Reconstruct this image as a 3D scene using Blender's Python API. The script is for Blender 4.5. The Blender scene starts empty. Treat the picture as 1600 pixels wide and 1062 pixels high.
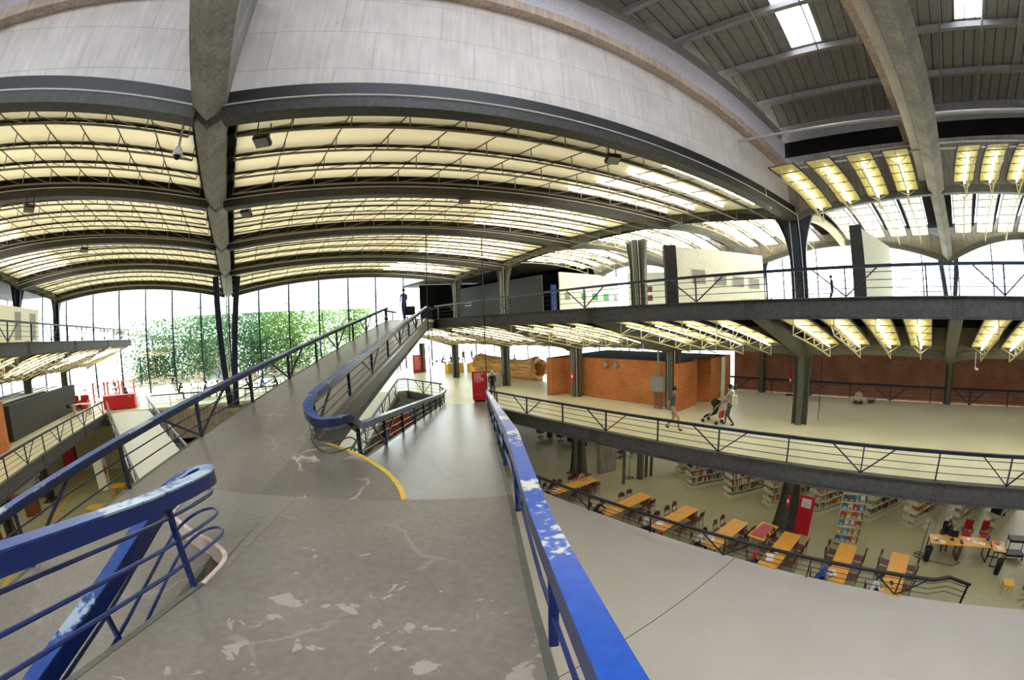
import bpy, bmesh, math, random
from mathutils import Vector, Matrix
random.seed(7)
SC = bpy.context.scene
COL = SC.collection
PI = math.pi
sin, cos, rad = math.sin, math.cos, math.radians

# ------------------------------------------------------------------ camera
# a full-frame fisheye held about 1.7 m above the ramp crossing
cd = bpy.data.cameras.new('camera')
cam = bpy.data.objects.new('camera', cd)
COL.objects.link(cam)
CAMR = ((0.759574, 0.065592, -0.647105), (-0.649355, 0.019539, -0.760234), (-0.037221, 0.997655, 0.057434))
EYE = Vector((0.0, 0.0, 4.5))
cam.matrix_world = Matrix([[*CAMR[i], EYE[i]] for i in range(3)] + [[0, 0, 0, 1]])
cd.type = 'PANO'
cd.sensor_width = 36
cd.sensor_fit = 'HORIZONTAL'
cd.clip_start = 0.02
cd.clip_end = 400
cd.panorama_type = 'FISHEYE_LENS_POLYNOMIAL'
cd.fisheye_fov = 2 * PI
FPX = 611.1645 * 0.0225
cd.fisheye_polynomial_k0 = 0
cd.fisheye_polynomial_k1 = -1 / FPX
cd.fisheye_polynomial_k2 = 0
cd.fisheye_polynomial_k3 = 0.015695 / FPX ** 3
cd.fisheye_polynomial_k4 = 0
cd.shift_x = -13.7194 / 1600
cd.shift_y = 9.8875 / 1062
SC.camera = cam

# ------------------------------------------------------------------ view, sky, light
SC.view_settings.view_transform = 'Standard'
SC.view_settings.look = 'None'
SC.view_settings.exposure = 1.05
SC.view_settings.gamma = 1
SC.view_settings.use_curve_mapping = False
w = bpy.data.worlds.new('overcast_sky')
SC.world = w
w.use_nodes = True
wn = w.node_tree.nodes['Background']
wn.inputs[0].default_value = (0.93, 0.97, 1.0, 1)
wn.inputs[1].default_value = 3.4
sd = bpy.data.lights.new('sun', 'SUN')
sd.energy = 1.6
sd.angle = rad(12)
sd.color = (1, 0.97, 0.92)
sun = bpy.data.objects.new('sun', sd)
COL.objects.link(sun)
sun.rotation_euler = (rad(38), rad(8), rad(150))
SC.cycles.max_bounces = 6
SC.cycles.diffuse_bounces = 4
SC.cycles.glossy_bounces = 3
SC.cycles.transmission_bounces = 4
SC.cycles.transparent_max_bounces = 12
SC.cycles.sample_clamp_indirect = 6
SC.cycles.caustics_reflective = False
SC.cycles.caustics_refractive = False

# ------------------------------------------------------------------ materials
MATS = {}
def newmat(name):
    m = bpy.data.materials.new(name); m.use_nodes = True
    nt = m.node_tree; nt.nodes.clear()
    out = nt.nodes.new('ShaderNodeOutputMaterial')
    MATS[name] = m
    return m, nt, out
def N(nt, kind, **kw):
    n = nt.nodes.new('ShaderNode' + kind)
    for k, v in kw.items():
        if k.startswith('i_'):
            n.inputs[k[2:].replace('_', ' ')].default_value = v
        elif k.startswith('n'):
            n.inputs[int(k[1:])].default_value = v
        else: setattr(n, k, v)
    return n
def L(nt, a, ao, b, bi): nt.links.new(a.outputs[ao], b.inputs[bi])
def rgba(c): return (c[0], c[1], c[2], 1)
def coords(nt, scale=(1, 1, 1), rot=(0, 0, 0)):
    t = N(nt, 'TexCoord'); mp = N(nt, 'Mapping')
    mp.inputs['Scale'].default_value = scale; mp.inputs['Rotation'].default_value = rot
    L(nt, t, 'Object', mp, 0)
    return mp
def ramp(nt, src, so, stops):
    r = N(nt, 'ValToRGB'); e = r.color_ramp.elements
    e[0].position, e[0].color = stops[0][0], rgba(stops[0][1])
    e[1].position, e[1].color = stops[-1][0], rgba(stops[-1][1])
    for p, c in stops[1:-1]:
        x = e.new(p); x.color = rgba(c)
    L(nt, src, so, r, 0)
    return r
def mix(nt, f, a, b, fac=None):
    m = N(nt, 'MixRGB')
    if fac is not None: m.inputs[0].default_value = fac
    if f: L(nt, f[0], f[1], m, 0)
    for i, x in ((1, a), (2, b)):
        if isinstance(x, tuple) and not hasattr(x[0], 'outputs'): m.inputs[i].default_value = rgba(x)
        else: L(nt, x[0], x[1], m, i)
    return m
def bsdf(nt, out, rough=0.6, metal=0, spec=0.5, col=None):
    b = N(nt, 'BsdfPrincipled')
    b.inputs['Roughness'].default_value = rough; b.inputs['Metallic'].default_value = metal
    b.inputs['Specular IOR Level'].default_value = spec
    if col: b.inputs['Base Color'].default_value = rgba(col)
    L(nt, b, 0, out, 0)
    return b
def bump(nt, b, src, so, strength=0.2, dist=0.02):
    bp = N(nt, 'Bump'); bp.inputs['Strength'].default_value = strength; bp.inputs['Distance'].default_value = dist
    L(nt, src, so, bp, 'Height'); L(nt, bp, 0, b, 'Normal')
def plain(name, col, rough=0.6, metal=0, var=0.12, scale=3, spec=0.5):
    """a paint or plastic with slight mottling"""
    m, nt, out = newmat(name)
    b = bsdf(nt, out, rough, metal, spec)
    mp = coords(nt, (scale,) * 3)
    n = N(nt, 'TexNoise'); n.inputs['Detail'].default_value = 3; L(nt, mp, 0, n, 0)
    d = tuple(c * (1 - var) for c in col); u = tuple(min(1, c * (1 + var)) for c in col)
    r = ramp(nt, n, 0, [(0.3, d), (0.7, u)])
    L(nt, r, 0, b, 'Base Color')
    return m
def emis(name, col, s):
    m, nt, out = newmat(name); e = N(nt, 'Emission')
    e.inputs[0].default_value = rgba(col); e.inputs[1].default_value = s
    L(nt, e, 0, out, 0); return m

def mk_floor(name, c1, c2, rough, crack=0.0, patch=None, dust=0.25, rvar=0.12, near=False, speck=1.0):
    m, nt, out = newmat(name)
    b = bsdf(nt, out, rough)
    mp = coords(nt)
    n1 = N(nt, 'TexNoise', i_Scale=0.55, i_Detail=6); L(nt, mp, 0, n1, 0)
    n2 = N(nt, 'TexNoise', i_Scale=14.0, i_Detail=5); L(nt, mp, 0, n2, 0)
    base = ramp(nt, n1, 0, [(0.3, c1), (0.7, c2)])
    sp = ramp(nt, n2, 0, [(0.25, (1 - .16 * speck,) * 3), (0.75, (1 + .14 * speck,) * 3)])
    x = N(nt, 'MixRGB', blend_type='MULTIPLY'); x.inputs[0].default_value = 1
    L(nt, base, 0, x, 1); L(nt, sp, 0, x, 2)
    last = x
    if patch:
        n3 = N(nt, 'TexNoise', i_Scale=2.6, i_Detail=6, i_Distortion=0.8); L(nt, mp, 0, n3, 0)
        pm = ramp(nt, n3, 0, [(0.655, (0,) * 3), (0.668, (1,) * 3)])
        if near:   # the paint has peeled where people turn, near the crossing
            n3.inputs['Scale'].default_value = 4.5
            g = N(nt, 'NewGeometry'); vd = N(nt, 'VectorMath', operation='DISTANCE'); vd.inputs[1].default_value = (0.3, 1.0, 2.7); L(nt, g, 'Position', vd, 0)
            fr = N(nt, 'MapRange'); fr.inputs[1].default_value = 1.2; fr.inputs[2].default_value = 4.0; fr.inputs[3].default_value = 0.0; fr.inputs[4].default_value = 0.16
            L(nt, vd, 'Value', fr, 0); sb_ = N(nt, 'Math', operation='SUBTRACT'); L(nt, n3, 0, sb_, 0); L(nt, fr, 0, sb_, 1)
            pm = ramp(nt, sb_, 0, [(0.615, (0,) * 3), (0.627, (1,) * 3)])
        last = mix(nt, (pm, 0), (last, 0), patch)
    if crack:
        v = N(nt, 'TexVoronoi', feature='DISTANCE_TO_EDGE'); v.inputs['Scale'].default_value = 0.42
        nz = N(nt, 'TexNoise', i_Scale=2.2, i_Detail=5); L(nt, mp, 0, nz, 0)
        ad = N(nt, 'MixRGB', blend_type='ADD'); ad.inputs[0].default_value = 0.55
        L(nt, mp, 0, ad, 1); L(nt, nz, 1, ad, 2); L(nt, ad, 0, v, 0)
        cm = ramp(nt, v, 0, [(0.004, (1,) * 3), (0.011, (0,) * 3)])
        nk = N(nt, 'TexNoise', i_Scale=0.8); L(nt, mp, 0, nk, 0)
        km = ramp(nt, nk, 0, [(0.5, (0,) * 3), (0.56, (crack,) * 3)])
        mm = N(nt, 'MixRGB', blend_type='MULTIPLY'); mm.inputs[0].default_value = 1
        L(nt, cm, 0, mm, 1); L(nt, km, 0, mm, 2)
        last = mix(nt, (mm, 0), (last, 0), patch or (0.4, 0.36, 0.3))
    L(nt, last, 0, b, 'Base Color')
    rr = N(nt, 'MapRange'); rr.inputs[3].default_value = rough - rvar; rr.inputs[4].default_value = rough + rvar
    L(nt, n1, 0, rr, 0); L(nt, rr, 0, b, 'Roughness')
    wv = N(nt, 'TexNoise', i_Scale=7.0, i_Detail=3); mp2 = coords(nt, (1, 4, 1), (0, 0, 0.6)); L(nt, mp2, 0, wv, 0)
    bump(nt, b, wv, 0, dust, 0.01)
    return m

mk_floor('ramp_concrete', (0.155, 0.132, 0.108), (0.215, 0.188, 0.156), 0.31, 0.45, (0.35, 0.295, 0.25), 0.35, 0.04, near=True)
mk_floor('landing_paint', (0.125, 0.11, 0.09), (0.165, 0.145, 0.12), 0.3, 0.9, (0.42, 0.37, 0.30), 0.3, 0.08, near=True)
mk_floor('upper_floor_screed', (0.70, 0.68, 0.49), (0.77, 0.75, 0.55), 0.38, 0, None, 0.1)
mk_floor('library_floor_paint', (0.35, 0.32, 0.165), (0.42, 0.385, 0.21), 0.42, 0, None, 0.1)
mk_floor('platform_screed', (0.56, 0.505, 0.445), (0.60, 0.545, 0.48), 0.6, 0, None, 0.1, 0.05, speck=.3)
mk_floor('terrace_paving', (0.6, 0.58, 0.54), (0.72, 0.7, 0.66), 0.6, 0, None, 0.1)

def mk_concrete(name, c1, c2, streak=0.5, board=None, joints=False):
    m, nt, out = newmat(name)
    b = bsdf(nt, out, 0.8, spec=0.25)
    mp = coords(nt)
    n1 = N(nt, 'TexNoise', i_Scale=1.3, i_Detail=7); L(nt, mp, 0, n1, 0)
    base = ramp(nt, n1, 0, [(0.3, c1), (0.72, c2)])
    mp2 = coords(nt, (7, 7, 0.5))
    n2 = N(nt, 'TexNoise', i_Scale=1.6, i_Detail=4); L(nt, mp2, 0, n2, 0)
    st = ramp(nt, n2, 0, [(0.3, (1 - 0.35 * streak,) * 3), (0.65, (1 + 0.12 * streak,) * 3)])
    x = N(nt, 'MixRGB', blend_type='MULTIPLY'); x.inputs[0].default_value = 1
    L(nt, base, 0, x, 1); L(nt, st, 0, x, 2)
    v = N(nt, 'TexVoronoi'); v.inputs['Scale'].default_value = 1.25; L(nt, mp, 0, v, 0)
    dm = ramp(nt, v, 0, [(0.015, (0.35,) * 3), (0.03, (1,) * 3)])
    y = N(nt, 'MixRGB', blend_type='MULTIPLY'); y.inputs[0].default_value = 1
    L(nt, x, 0, y, 1); L(nt, dm, 0, y, 2)
    last = y
    if board:
        wv = N(nt, 'TexWave', wave_type='BANDS', bands_direction=board); wv.inputs['Scale'].default_value = 1.1
        wv.inputs['Distortion'].default_value = 0.2; L(nt, mp, 0, wv, 0)
        bm = ramp(nt, wv, 0, [(0.0, (0.72,) * 3), (0.05, (1,) * 3)])
        z = N(nt, 'MixRGB', blend_type='MULTIPLY'); z.inputs[0].default_value = 1
        L(nt, y, 0, z, 1); L(nt, bm, 0, z, 2); last = z
    if joints:   # formwork joints
        sx = N(nt, 'SeparateXYZ'); L(nt, mp, 0, sx, 0); cb = N(nt, 'CombineXYZ'); L(nt, sx, 0, cb, 0); L(nt, sx, 2, cb, 1)
        br = N(nt, 'TexBrick'); L(nt, cb, 0, br, 0); br.offset = 0.35
        br.inputs['Color1'].default_value = (1, 1, 1, 1); br.inputs['Color2'].default_value = (.93, .93, .93, 1); br.inputs['Mortar'].default_value = (.62, .58, .56, 1)
        br.inputs['Scale'].default_value = 1; br.inputs['Mortar Size'].default_value = 0.009; br.inputs['Brick Width'].default_value = 2.3; br.inputs['Row Height'].default_value = 1.15
        z = N(nt, 'MixRGB', blend_type='MULTIPLY'); z.inputs[0].default_value = .8; L(nt, last, 0, z, 1); L(nt, br, 0, z, 2); last = z
    L(nt, last, 0, b, 'Base Color')
    bump(nt, b, n1, 0, 0.3, 0.02)
    return m
mk_concrete('wall_concrete', (0.68, 0.62, 0.585), (0.80, 0.74, 0.70), 0.3, joints=True)
mk_concrete('brown_concrete', (0.22, 0.19, 0.14), (0.34, 0.29, 0.21), 0.9)
mk_concrete('ledge_concrete', (0.55, 0.42, 0.34), (0.68, 0.55, 0.46), 0.8)
mk_concrete('podium_concrete', (0.36, 0.31, 0.24), (0.48, 0.42, 0.33), 0.9, 'X')
mk_concrete('spine_concrete', (0.27, 0.26, 0.24), (0.44, 0.42, 0.39), 0.8)
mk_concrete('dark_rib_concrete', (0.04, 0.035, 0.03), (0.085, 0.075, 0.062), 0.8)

plain('rib_steel', (0.045, 0.043, 0.038), 0.55, 0, 0.35, 2)
plain('beam_steel', (0.085, 0.08, 0.078), 0.6, 0, 0.25, 1.2)
plain('green_steel', (0.10, 0.102, 0.078), 0.55, 0, 0.2, 2)
plain('trim_white', (0.62, 0.6, 0.55), 0.5)
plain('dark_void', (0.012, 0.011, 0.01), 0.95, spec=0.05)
plain('black_paint', (0.014, 0.014, 0.016), 0.5)
plain('charcoal_panel', (0.04, 0.04, 0.042), 0.7)
plain('navy_steel', (0.012, 0.02, 0.045), 0.38)
plain('cream_steel', (0.66, 0.6, 0.38), 0.5)
plain('galv_pipe', (0.55, 0.53, 0.52), 0.4, 0.3)
plain('lavender_metal', (0.84, 0.81, 0.9), 0.5)
plain('cream_steel_backlit', (0.24, 0.215, 0.14), 0.5)  # darker copy of the cream paint, its backlit look put into the colour
plain('blue_dark', (0.006, 0.022, 0.13), 0.3)
plain('shed_metal', (0.30, 0.285, 0.27), 0.55, 0.1, 0.1, 1)
plain('purlin_steel', (0.36, 0.345, 0.34), 0.5)
plain('white_board', (0.88, 0.87, 0.76), 0.7)
plain('white_paint', (0.78, 0.77, 0.74), 0.6)
plain('red_paint', (0.62, 0.012, 0.03), 0.4)
plain('red_plastic', (0.5, 0.03, 0.03), 0.4)
plain('maroon_seat', (0.13, 0.03, 0.02), 0.5)
plain('orange_seat', (0.62, 0.16, 0.06), 0.5)
plain('yellow_paint', (0.78, 0.46, 0.03), 0.5)
plain('yellow_line', (0.66, 0.42, 0.05), 0.6)
plain('wood_dark', (0.22, 0.07, 0.025), 0.5)
plain('shelf_metal', (0.62, 0.6, 0.42), 0.5)
plain('box_grey', (0.26, 0.28, 0.25), 0.5)
plain('grey_plastic', (0.33, 0.35, 0.34), 0.5)
plain('chrome', (0.6, 0.6, 0.6), 0.25, 0.9)
plain('screen_black', (0.01, 0.01, 0.012), 0.2)
plain('paper', (0.85, 0.85, 0.82), 0.8)
plain('trunk_bark', (0.12, 0.09, 0.06), 0.9)
plain('skin_tone', (0.5, 0.27, 0.18), 0.6)
plain('hair_black', (0.012, 0.009, 0.008), 0.6)
plain('hair_brown', (0.06, 0.03, 0.018), 0.6)
plain('hair_white', (0.7, 0.68, 0.64), 0.6)
for nm, c in dict(black=(0.012, 0.012, 0.014), navy=(0.02, 0.03, 0.07), grey=(0.28, 0.29, 0.29), khaki=(0.36, 0.28, 0.17),
                  darkgrey=(0.06, 0.065, 0.06), white=(0.78, 0.78, 0.76), pink=(0.6, 0.28, 0.24), red=(0.65, 0.06, 0.07), blue=(0.03, 0.12, 0.5),
                  violet=(0.08, 0.06, 0.22), cream=(0.7, 0.62, 0.45), maroon=(0.09, 0.012, 0.03), olive=(0.2, 0.19, 0.13)).items():
    plain('cloth_' + nm, c, 0.85)

def mk_plaid():
    m, nt, out = newmat('cloth_plaid'); b = bsdf(nt, out, 0.85)
    mp = coords(nt, (7, 7, 7))
    a = N(nt, 'TexWave', bands_direction='X'); a.inputs['Scale'].default_value = 1.3; L(nt, mp, 0, a, 0)
    c = N(nt, 'TexWave', bands_direction='Z'); c.inputs['Scale'].default_value = 1.3; L(nt, mp, 0, c, 0)
    r1 = ramp(nt, a, 0, [(0.8, (0.02, 0.03, 0.05)), (0.9, (0.16, 0.22, 0.2))])
    r2 = ramp(nt, c, 0, [(0.8, (0.02, 0.03, 0.05)), (0.9, (0.16, 0.2, 0.24))])
    x = mix(nt, None, (r1, 0), (r2, 0), 0.5); L(nt, x, 0, b, 'Base Color')
mk_plaid()

def mk_blue(name, worn, ca=(0.004, 0.055, 0.33), cb_=(0.008, 0.085, 0.42), th=.79, wc=(0.62, 0.6, 0.48)):
    m, nt, out = newmat(name); b = bsdf(nt, out, 0.3)
    mp = coords(nt)
    n = N(nt, 'TexNoise', i_Scale=1.1, i_Detail=2); L(nt, mp, 0, n, 0)
    n2 = N(nt, 'TexNoise', i_Scale=16.0, i_Detail=8); L(nt, mp, 0, n2, 0)
    ad = N(nt, 'Math', operation='ADD'); L(nt, n, 0, ad, 0)
    ml = N(nt, 'Math', operation='MULTIPLY'); ml.inputs[1].default_value = 0.35; L(nt, n2, 0, ml, 0); L(nt, ml, 0, ad, 1)
    wm = ramp(nt, ad, 0, [(th, (0,) * 3), (th + .05, (worn,) * 3)])
    base = ramp(nt, n2, 0, [(0.3, ca), (0.7, cb_)])
    x = mix(nt, (wm, 0), (base, 0), wc)
    L(nt, x, 0, b, 'Base Color')
mk_blue('blue_paint_worn', 1.0)
mk_blue('blue_paint', 0.0)
mk_blue('blue_top_left', .75, (0.006, 0.035, 0.17), (0.02, 0.07, 0.26), .74, (0.38, 0.46, 0.5))

def mk_brick(name, a, c, mortar, horiz='X', s=1.0):
    m, nt, out = newmat(name); b = bsdf(nt, out, 0.85, spec=0.2)
    t = N(nt, 'TexCoord'); sx = N(nt, 'SeparateXYZ'); L(nt, t, 'Object', sx, 0)
    ad = N(nt, 'Math', operation='ADD'); L(nt, sx, 0, ad, 0); L(nt, sx, 1, ad, 1)
    cb = N(nt, 'CombineXYZ'); L(nt, ad, 0, cb, 0); L(nt, sx, 2, cb, 1)
    br = N(nt, 'TexBrick'); L(nt, cb, 0, br, 0)
    br.inputs['Color1'].default_value = rgba(a); br.inputs['Color2'].default_value = rgba(c); br.inputs['Mortar'].default_value = rgba(mortar)
    br.inputs['Scale'].default_value = s; br.inputs['Mortar Size'].default_value = 0.014
    br.inputs['Brick Width'].default_value = 0.25; br.inputs['Row Height'].default_value = 0.095
    n = N(nt, 'TexNoise', i_Scale=0.9, i_Detail=4); L(nt, t, 'Object', n, 0)
    r = ramp(nt, n, 0, [(0.3, (0.8,) * 3), (0.7, (1.15,) * 3)])
    x = N(nt, 'MixRGB', blend_type='MULTIPLY'); x.inputs[0].default_value = 1
    L(nt, br, 0, x, 1); L(nt, r, 0, x, 2); L(nt, x, 0, b, 'Base Color')
    bump(nt, b, br, 1, -0.2, 0.01)
mk_brick('orange_brick', (0.55, 0.135, 0.035), (0.43, 0.09, 0.025), (0.62, 0.36, 0.16))
mk_brick('purple_brick', (0.40, 0.17, 0.11), (0.32, 0.13, 0.085), (0.2, 0.13, 0.1))

def mk_wood(name, a, c, s=(2, 14, 2), rough=0.4):
    m, nt, out = newmat(name); b = bsdf(nt, out, rough)
    mp = coords(nt, s); n = N(nt, 'TexNoise', i_Scale=1.0, i_Detail=5, i_Distortion=0.4); L(nt, mp, 0, n, 0)
    r = ramp(nt, n, 0, [(0.3, a), (0.7, c)]); L(nt, r, 0, b, 'Base Color')
mk_wood('table_wood', (0.78, 0.34, 0.035), (0.88, 0.45, 0.06))
mk_wood('ramin_wood', (0.5, 0.36, 0.2), (0.6, 0.45, 0.27))
m_, nt, out = newmat('log_wood'); b = bsdf(nt, out, 0.7)
mp = coords(nt, (5, 0.7, 5)); n = N(nt, 'TexNoise', i_Scale=1.2, i_Detail=9, i_Distortion=1.2); L(nt, mp, 0, n, 0)
r = ramp(nt, n, 0, [(0.3, (0.34, 0.14, 0.035)), (0.45, (0.68, 0.36, 0.10)), (0.7, (0.85, 0.55, 0.22))]); L(nt, r, 0, b, 'Base Color'); bump(nt, b, n, 0, 1, 0.12)

def mk_panel(name, col, tr, gl=0.12, trcol=None):
    """thin translucent acrylic ceiling panel: daylight comes through it"""
    m, nt, out = newmat(name)
    d = N(nt, 'BsdfDiffuse'); d.inputs[0].default_value = rgba(col)
    t = N(nt, 'BsdfTranslucent'); t.inputs[0].default_value = rgba(trcol or col)
    g = N(nt, 'BsdfGlossy'); g.inputs[1].default_value = 0.25
    s1 = N(nt, 'MixShader'); s1.inputs[0].default_value = tr; L(nt, d, 0, s1, 1); L(nt, t, 0, s1, 2)
    s2 = N(nt, 'MixShader'); s2.inputs[0].default_value = gl; L(nt, s1, 0, s2, 1); L(nt, g, 0, s2, 2)
    L(nt, s2, 0, out, 0)
mk_panel('vault_panel', (0.86, 0.80, 0.62), 0.46)
mk_panel('white_vault_panel', (0.9, 0.88, 0.8), 0.55, 0.05)
mk_panel('lamp_panel', (0.80, 0.70, 0.29), 0.0, 0.04)
mk_panel('skylight_panel', (0.95, 0.97, 1.0), 0.9, 0.02)
def mk_glass(name, tint, gl=0.06):
    m, nt, out = newmat(name)
    t = N(nt, 'BsdfTransparent'); t.inputs[0].default_value = rgba(tint)
    g = N(nt, 'BsdfGlossy'); g.inputs[1].default_value = 0.03
    s = N(nt, 'MixShader'); s.inputs[0].default_value = gl; L(nt, t, 0, s, 1); L(nt, g, 0, s, 2); L(nt, s, 0, out, 0)
mk_glass('window_glass', (0.93, 0.97, 0.97))
m_, nt, out = newmat('whitish_glass'); t = N(nt, 'BsdfTransparent'); t.inputs[0].default_value = (.93, .98, .98, 1); d = N(nt, 'BsdfTranslucent'); d.inputs[0].default_value = (.88, .96, .97, 1)
s = N(nt, 'MixShader'); s.inputs[0].default_value = .38; L(nt, t, 0, s, 1); L(nt, d, 0, s, 2); L(nt, s, 0, out, 0)  # whitish see-through mix for the upper panes of the end wall
emis('tube_light', (1, 0.96, 0.84), 7.5)
emis('flood_lens', (1, 0.98, 0.95), 0.8)
def mk_leaf(name, a, c, tr=0.45):
    m, nt, out = newmat(name)
    oi = N(nt, 'TexCoord'); n = N(nt, 'TexNoise', i_Scale=1.4, i_Detail=4); L(nt, oi, 'Object', n, 0)
    r = ramp(nt, n, 0, [(0.35, a), (0.65, c)])
    d = N(nt, 'BsdfDiffuse'); t = N(nt, 'BsdfTranslucent'); L(nt, r, 0, d, 0); L(nt, r, 0, t, 0)
    s = N(nt, 'MixShader'); s.inputs[0].default_value = tr; L(nt, d, 0, s, 1); L(nt, t, 0, s, 2); L(nt, s, 0, out, 0)
mk_leaf('leaf_green', (0.10, 0.22, 0.06), (0.34, 0.5, 0.12))
mk_leaf('leaf_dark', (0.035, 0.09, 0.05), (0.16, 0.3, 0.12))
mk_leaf('leaf_pale', (0.3, 0.45, 0.2), (0.55, 0.68, 0.35))
BOOKC = [(0.45, 0.05, 0.03), (0.55, 0.2, 0.06), (0.6, 0.5, 0.3), (0.65, 0.62, 0.5), (0.07, 0.06, 0.06), (0.3, 0.2, 0.12), (0.12, 0.2, 0.16), (0.75, 0.5, 0.2), (0.42, 0.14, 0.07), (0.8, 0.76, 0.62)]
for i, c in enumerate(BOOKC): plain('book_%d' % i, c, 0.6)
for i, c in enumerate([(0.05, 0.35, 0.6), (0.6, 0.05, 0.06), (0.75, 0.72, 0.68), (0.75, 0.45, 0.1), (0.1, 0.1, 0.1), (0.2, 0.5, 0.6)]): plain('cover_%d' % i, c, 0.5)
plain('green_print', (0.1, 0.35, 0.08), 0.7, var=0.8, scale=9)
plain('grey_print', (0.35, 0.33, 0.31), 0.7, var=0.7, scale=9)
plain('brown_print', (0.2, 0.06, 0.03), 0.7, var=0.8, scale=9)
plain('far_roof', (0.42, 0.3, 0.28), 0.8)
plain('far_wall', (0.62, 0.5, 0.42), 0.8)
M = MATS

# ------------------------------------------------------------------ mesh builder
class MB:
    def __init__(s): s.v = []; s.f = []; s.mi = []; s.cur = 0
    def add(s, vs, fs):
        k = len(s.v); s.v += [Vector(x) for x in vs]; s.f += [tuple(k + i for i in f) for f in fs]; s.mi += [s.cur] * len(fs)
    def box(s, c, d, rz=0, R=None):
        x, y, z = d[0] / 2, d[1] / 2, d[2] / 2
        vs = [Vector((a * x, b * y, e * z)) for e in (-1, 1) for a, b in ((-1, -1), (1, -1), (1, 1), (-1, 1))]
        Rm = R if R is not None else Matrix.Rotation(rz, 3, 'Z')
        s.add([Rm @ v + Vector(c) for v in vs], [(3, 2, 1, 0), (4, 5, 6, 7), (0, 1, 5, 4), (1, 2, 6, 5), (2, 3, 7, 6), (3, 0, 4, 7)])
        return s
    def frame(s, p, q, up=(0, 0, 1)):
        d = (Vector(q) - Vector(p)); d.normalize()
        u = Vector(up); r = d.cross(u)
        if r.length < 1e-4: r = d.cross(Vector((0, 1, 0)))
        r.normalize(); u = r.cross(d); u.normalize()
        return d, r, u
    def bar(s, p, q, w, h, up=(0, 0, 1), off=0):
        """rectangular bar from p to q, w sideways, h along up; off lifts it"""
        p = Vector(p); q = Vector(q); d, r, u = s.frame(p, q, up)
        vs = []
        for e in (p, q):
            for a, b in ((-1, -1), (1, -1), (1, 1), (-1, 1)):
                vs.append(e + r * (a * w / 2) + u * (b * h / 2 + off))
        s.add(vs, [(0, 1, 2, 3), (7, 6, 5, 4), (0, 4, 5, 1), (1, 5, 6, 2), (2, 6, 7, 3), (3, 7, 4, 0)])
        return s
    def sweep(s, pts, prof, up=(0, 0, 1), closed=False, caps=True, wz=None):
        """sweep a closed 2D profile (side, up) along pts with mitred frames"""
        P = [Vector(p) for p in pts]; n = len(P); m = len(prof); rings = []
        for i in range(n):
            a = P[i - 1] if (i > 0 or closed) else P[i]
            b = P[(i + 1) % n] if (i < n - 1 or closed) else P[i]
            d = (b - a)
            if d.length < 1e-9: d = Vector((0, 1, 0))
            d.normalize(); u0 = Vector(up); r = d.cross(u0)
            if r.length < 1e-4: r = Vector((1, 0, 0))
            r.normalize(); u = r.cross(d)
            sc = 1.0
            if 0 < i < n - 1:
                d1 = (P[i] - P[i - 1]).normalized()
                c = max(0.5, abs(d1.dot(d))); sc = 1 / c
            k = wz[i] if wz else 1
            rings.append([P[i] + r * (x * sc * k) + u * (y * k) for x, y in prof])
        vs = [v for rg in rings for v in rg]; fs = []
        for i in range(n if closed else n - 1):
            j = (i + 1) % n
            for k in range(m):
                l = (k + 1) % m
                fs.append((i * m + k, i * m + l, j * m + l, j * m + k))
        if caps and not closed:
            fs.append(tuple(range(m))[::-1]); fs.append(tuple((n - 1) * m + k for k in range(m)))
        s.add(vs, fs); return s
    def tube(s, pts, r, n=6, closed=False, wz=None):
        return s.sweep(pts, [(r * cos(2 * PI * k / n), r * sin(2 * PI * k / n)) for k in range(n)], closed=closed, wz=wz)
    def prism(s, poly, z0, z1, ztop=None):
        """vertical prism over polygon; ztop(x,y) optional"""
        n = len(poly)
        zt = ztop or (lambda x, y: z1); zb = (lambda x, y: zt(x, y) - (z1 - z0)) if ztop else (lambda x, y: z0)
        vs = [(x, y, zb(x, y)) for x, y in poly] + [(x, y, zt(x, y)) for x, y in poly]
        A = sum(poly[i][0] * poly[(i + 1) % n][1] - poly[(i + 1) % n][0] * poly[i][1] for i in range(n))
        bot, top = tuple(range(n)), tuple(range(n, 2 * n))
        fs = [bot[::-1], top] if A > 0 else [bot, top[::-1]]
        for i in range(n):
            j = (i + 1) % n
            fs.append((i, j, n + j, n + i) if A > 0 else (j, i, n + i, n + j))
        s.add(vs, fs); return s
    def lathe(s, prof, c=(0, 0, 0), n=16, ax=None):
        vs = []; m = len(prof); c = Vector(c)
        R = ax.to_track_quat('Z', 'Y').to_matrix() if ax is not None else Matrix.Identity(3)
        for k in range(n):
            a = 2 * PI * k / n
            for r, z in prof: vs.append(R @ Vector((r * cos(a), r * sin(a), z)) + c)
        fs = []
        for k in range(n):
            l = (k + 1) % n
            for i in range(m - 1): fs.append((k * m + i, l * m + i, l * m + i + 1, k * m + i + 1))
        s.add(vs, fs); return s
    def ball(s, c, r, n=10, m=7):
        rr = r if isinstance(r, (tuple, list)) else (r, r, r)
        vs = []; fs = []; c = Vector(c)
        for i in range(m + 1):
            t = PI * i / m
            for k in range(n):
                a = 2 * PI * k / n
                vs.append(c + Vector((rr[0] * sin(t) * cos(a), rr[1] * sin(t) * sin(a), rr[2] * cos(t))))
        for i in range(m):
            for k in range(n):
                l = (k + 1) % n; fs.append((i * n + k, (i + 1) * n + k, (i + 1) * n + l, i * n + l))
        s.add(vs, fs); return s
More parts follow.
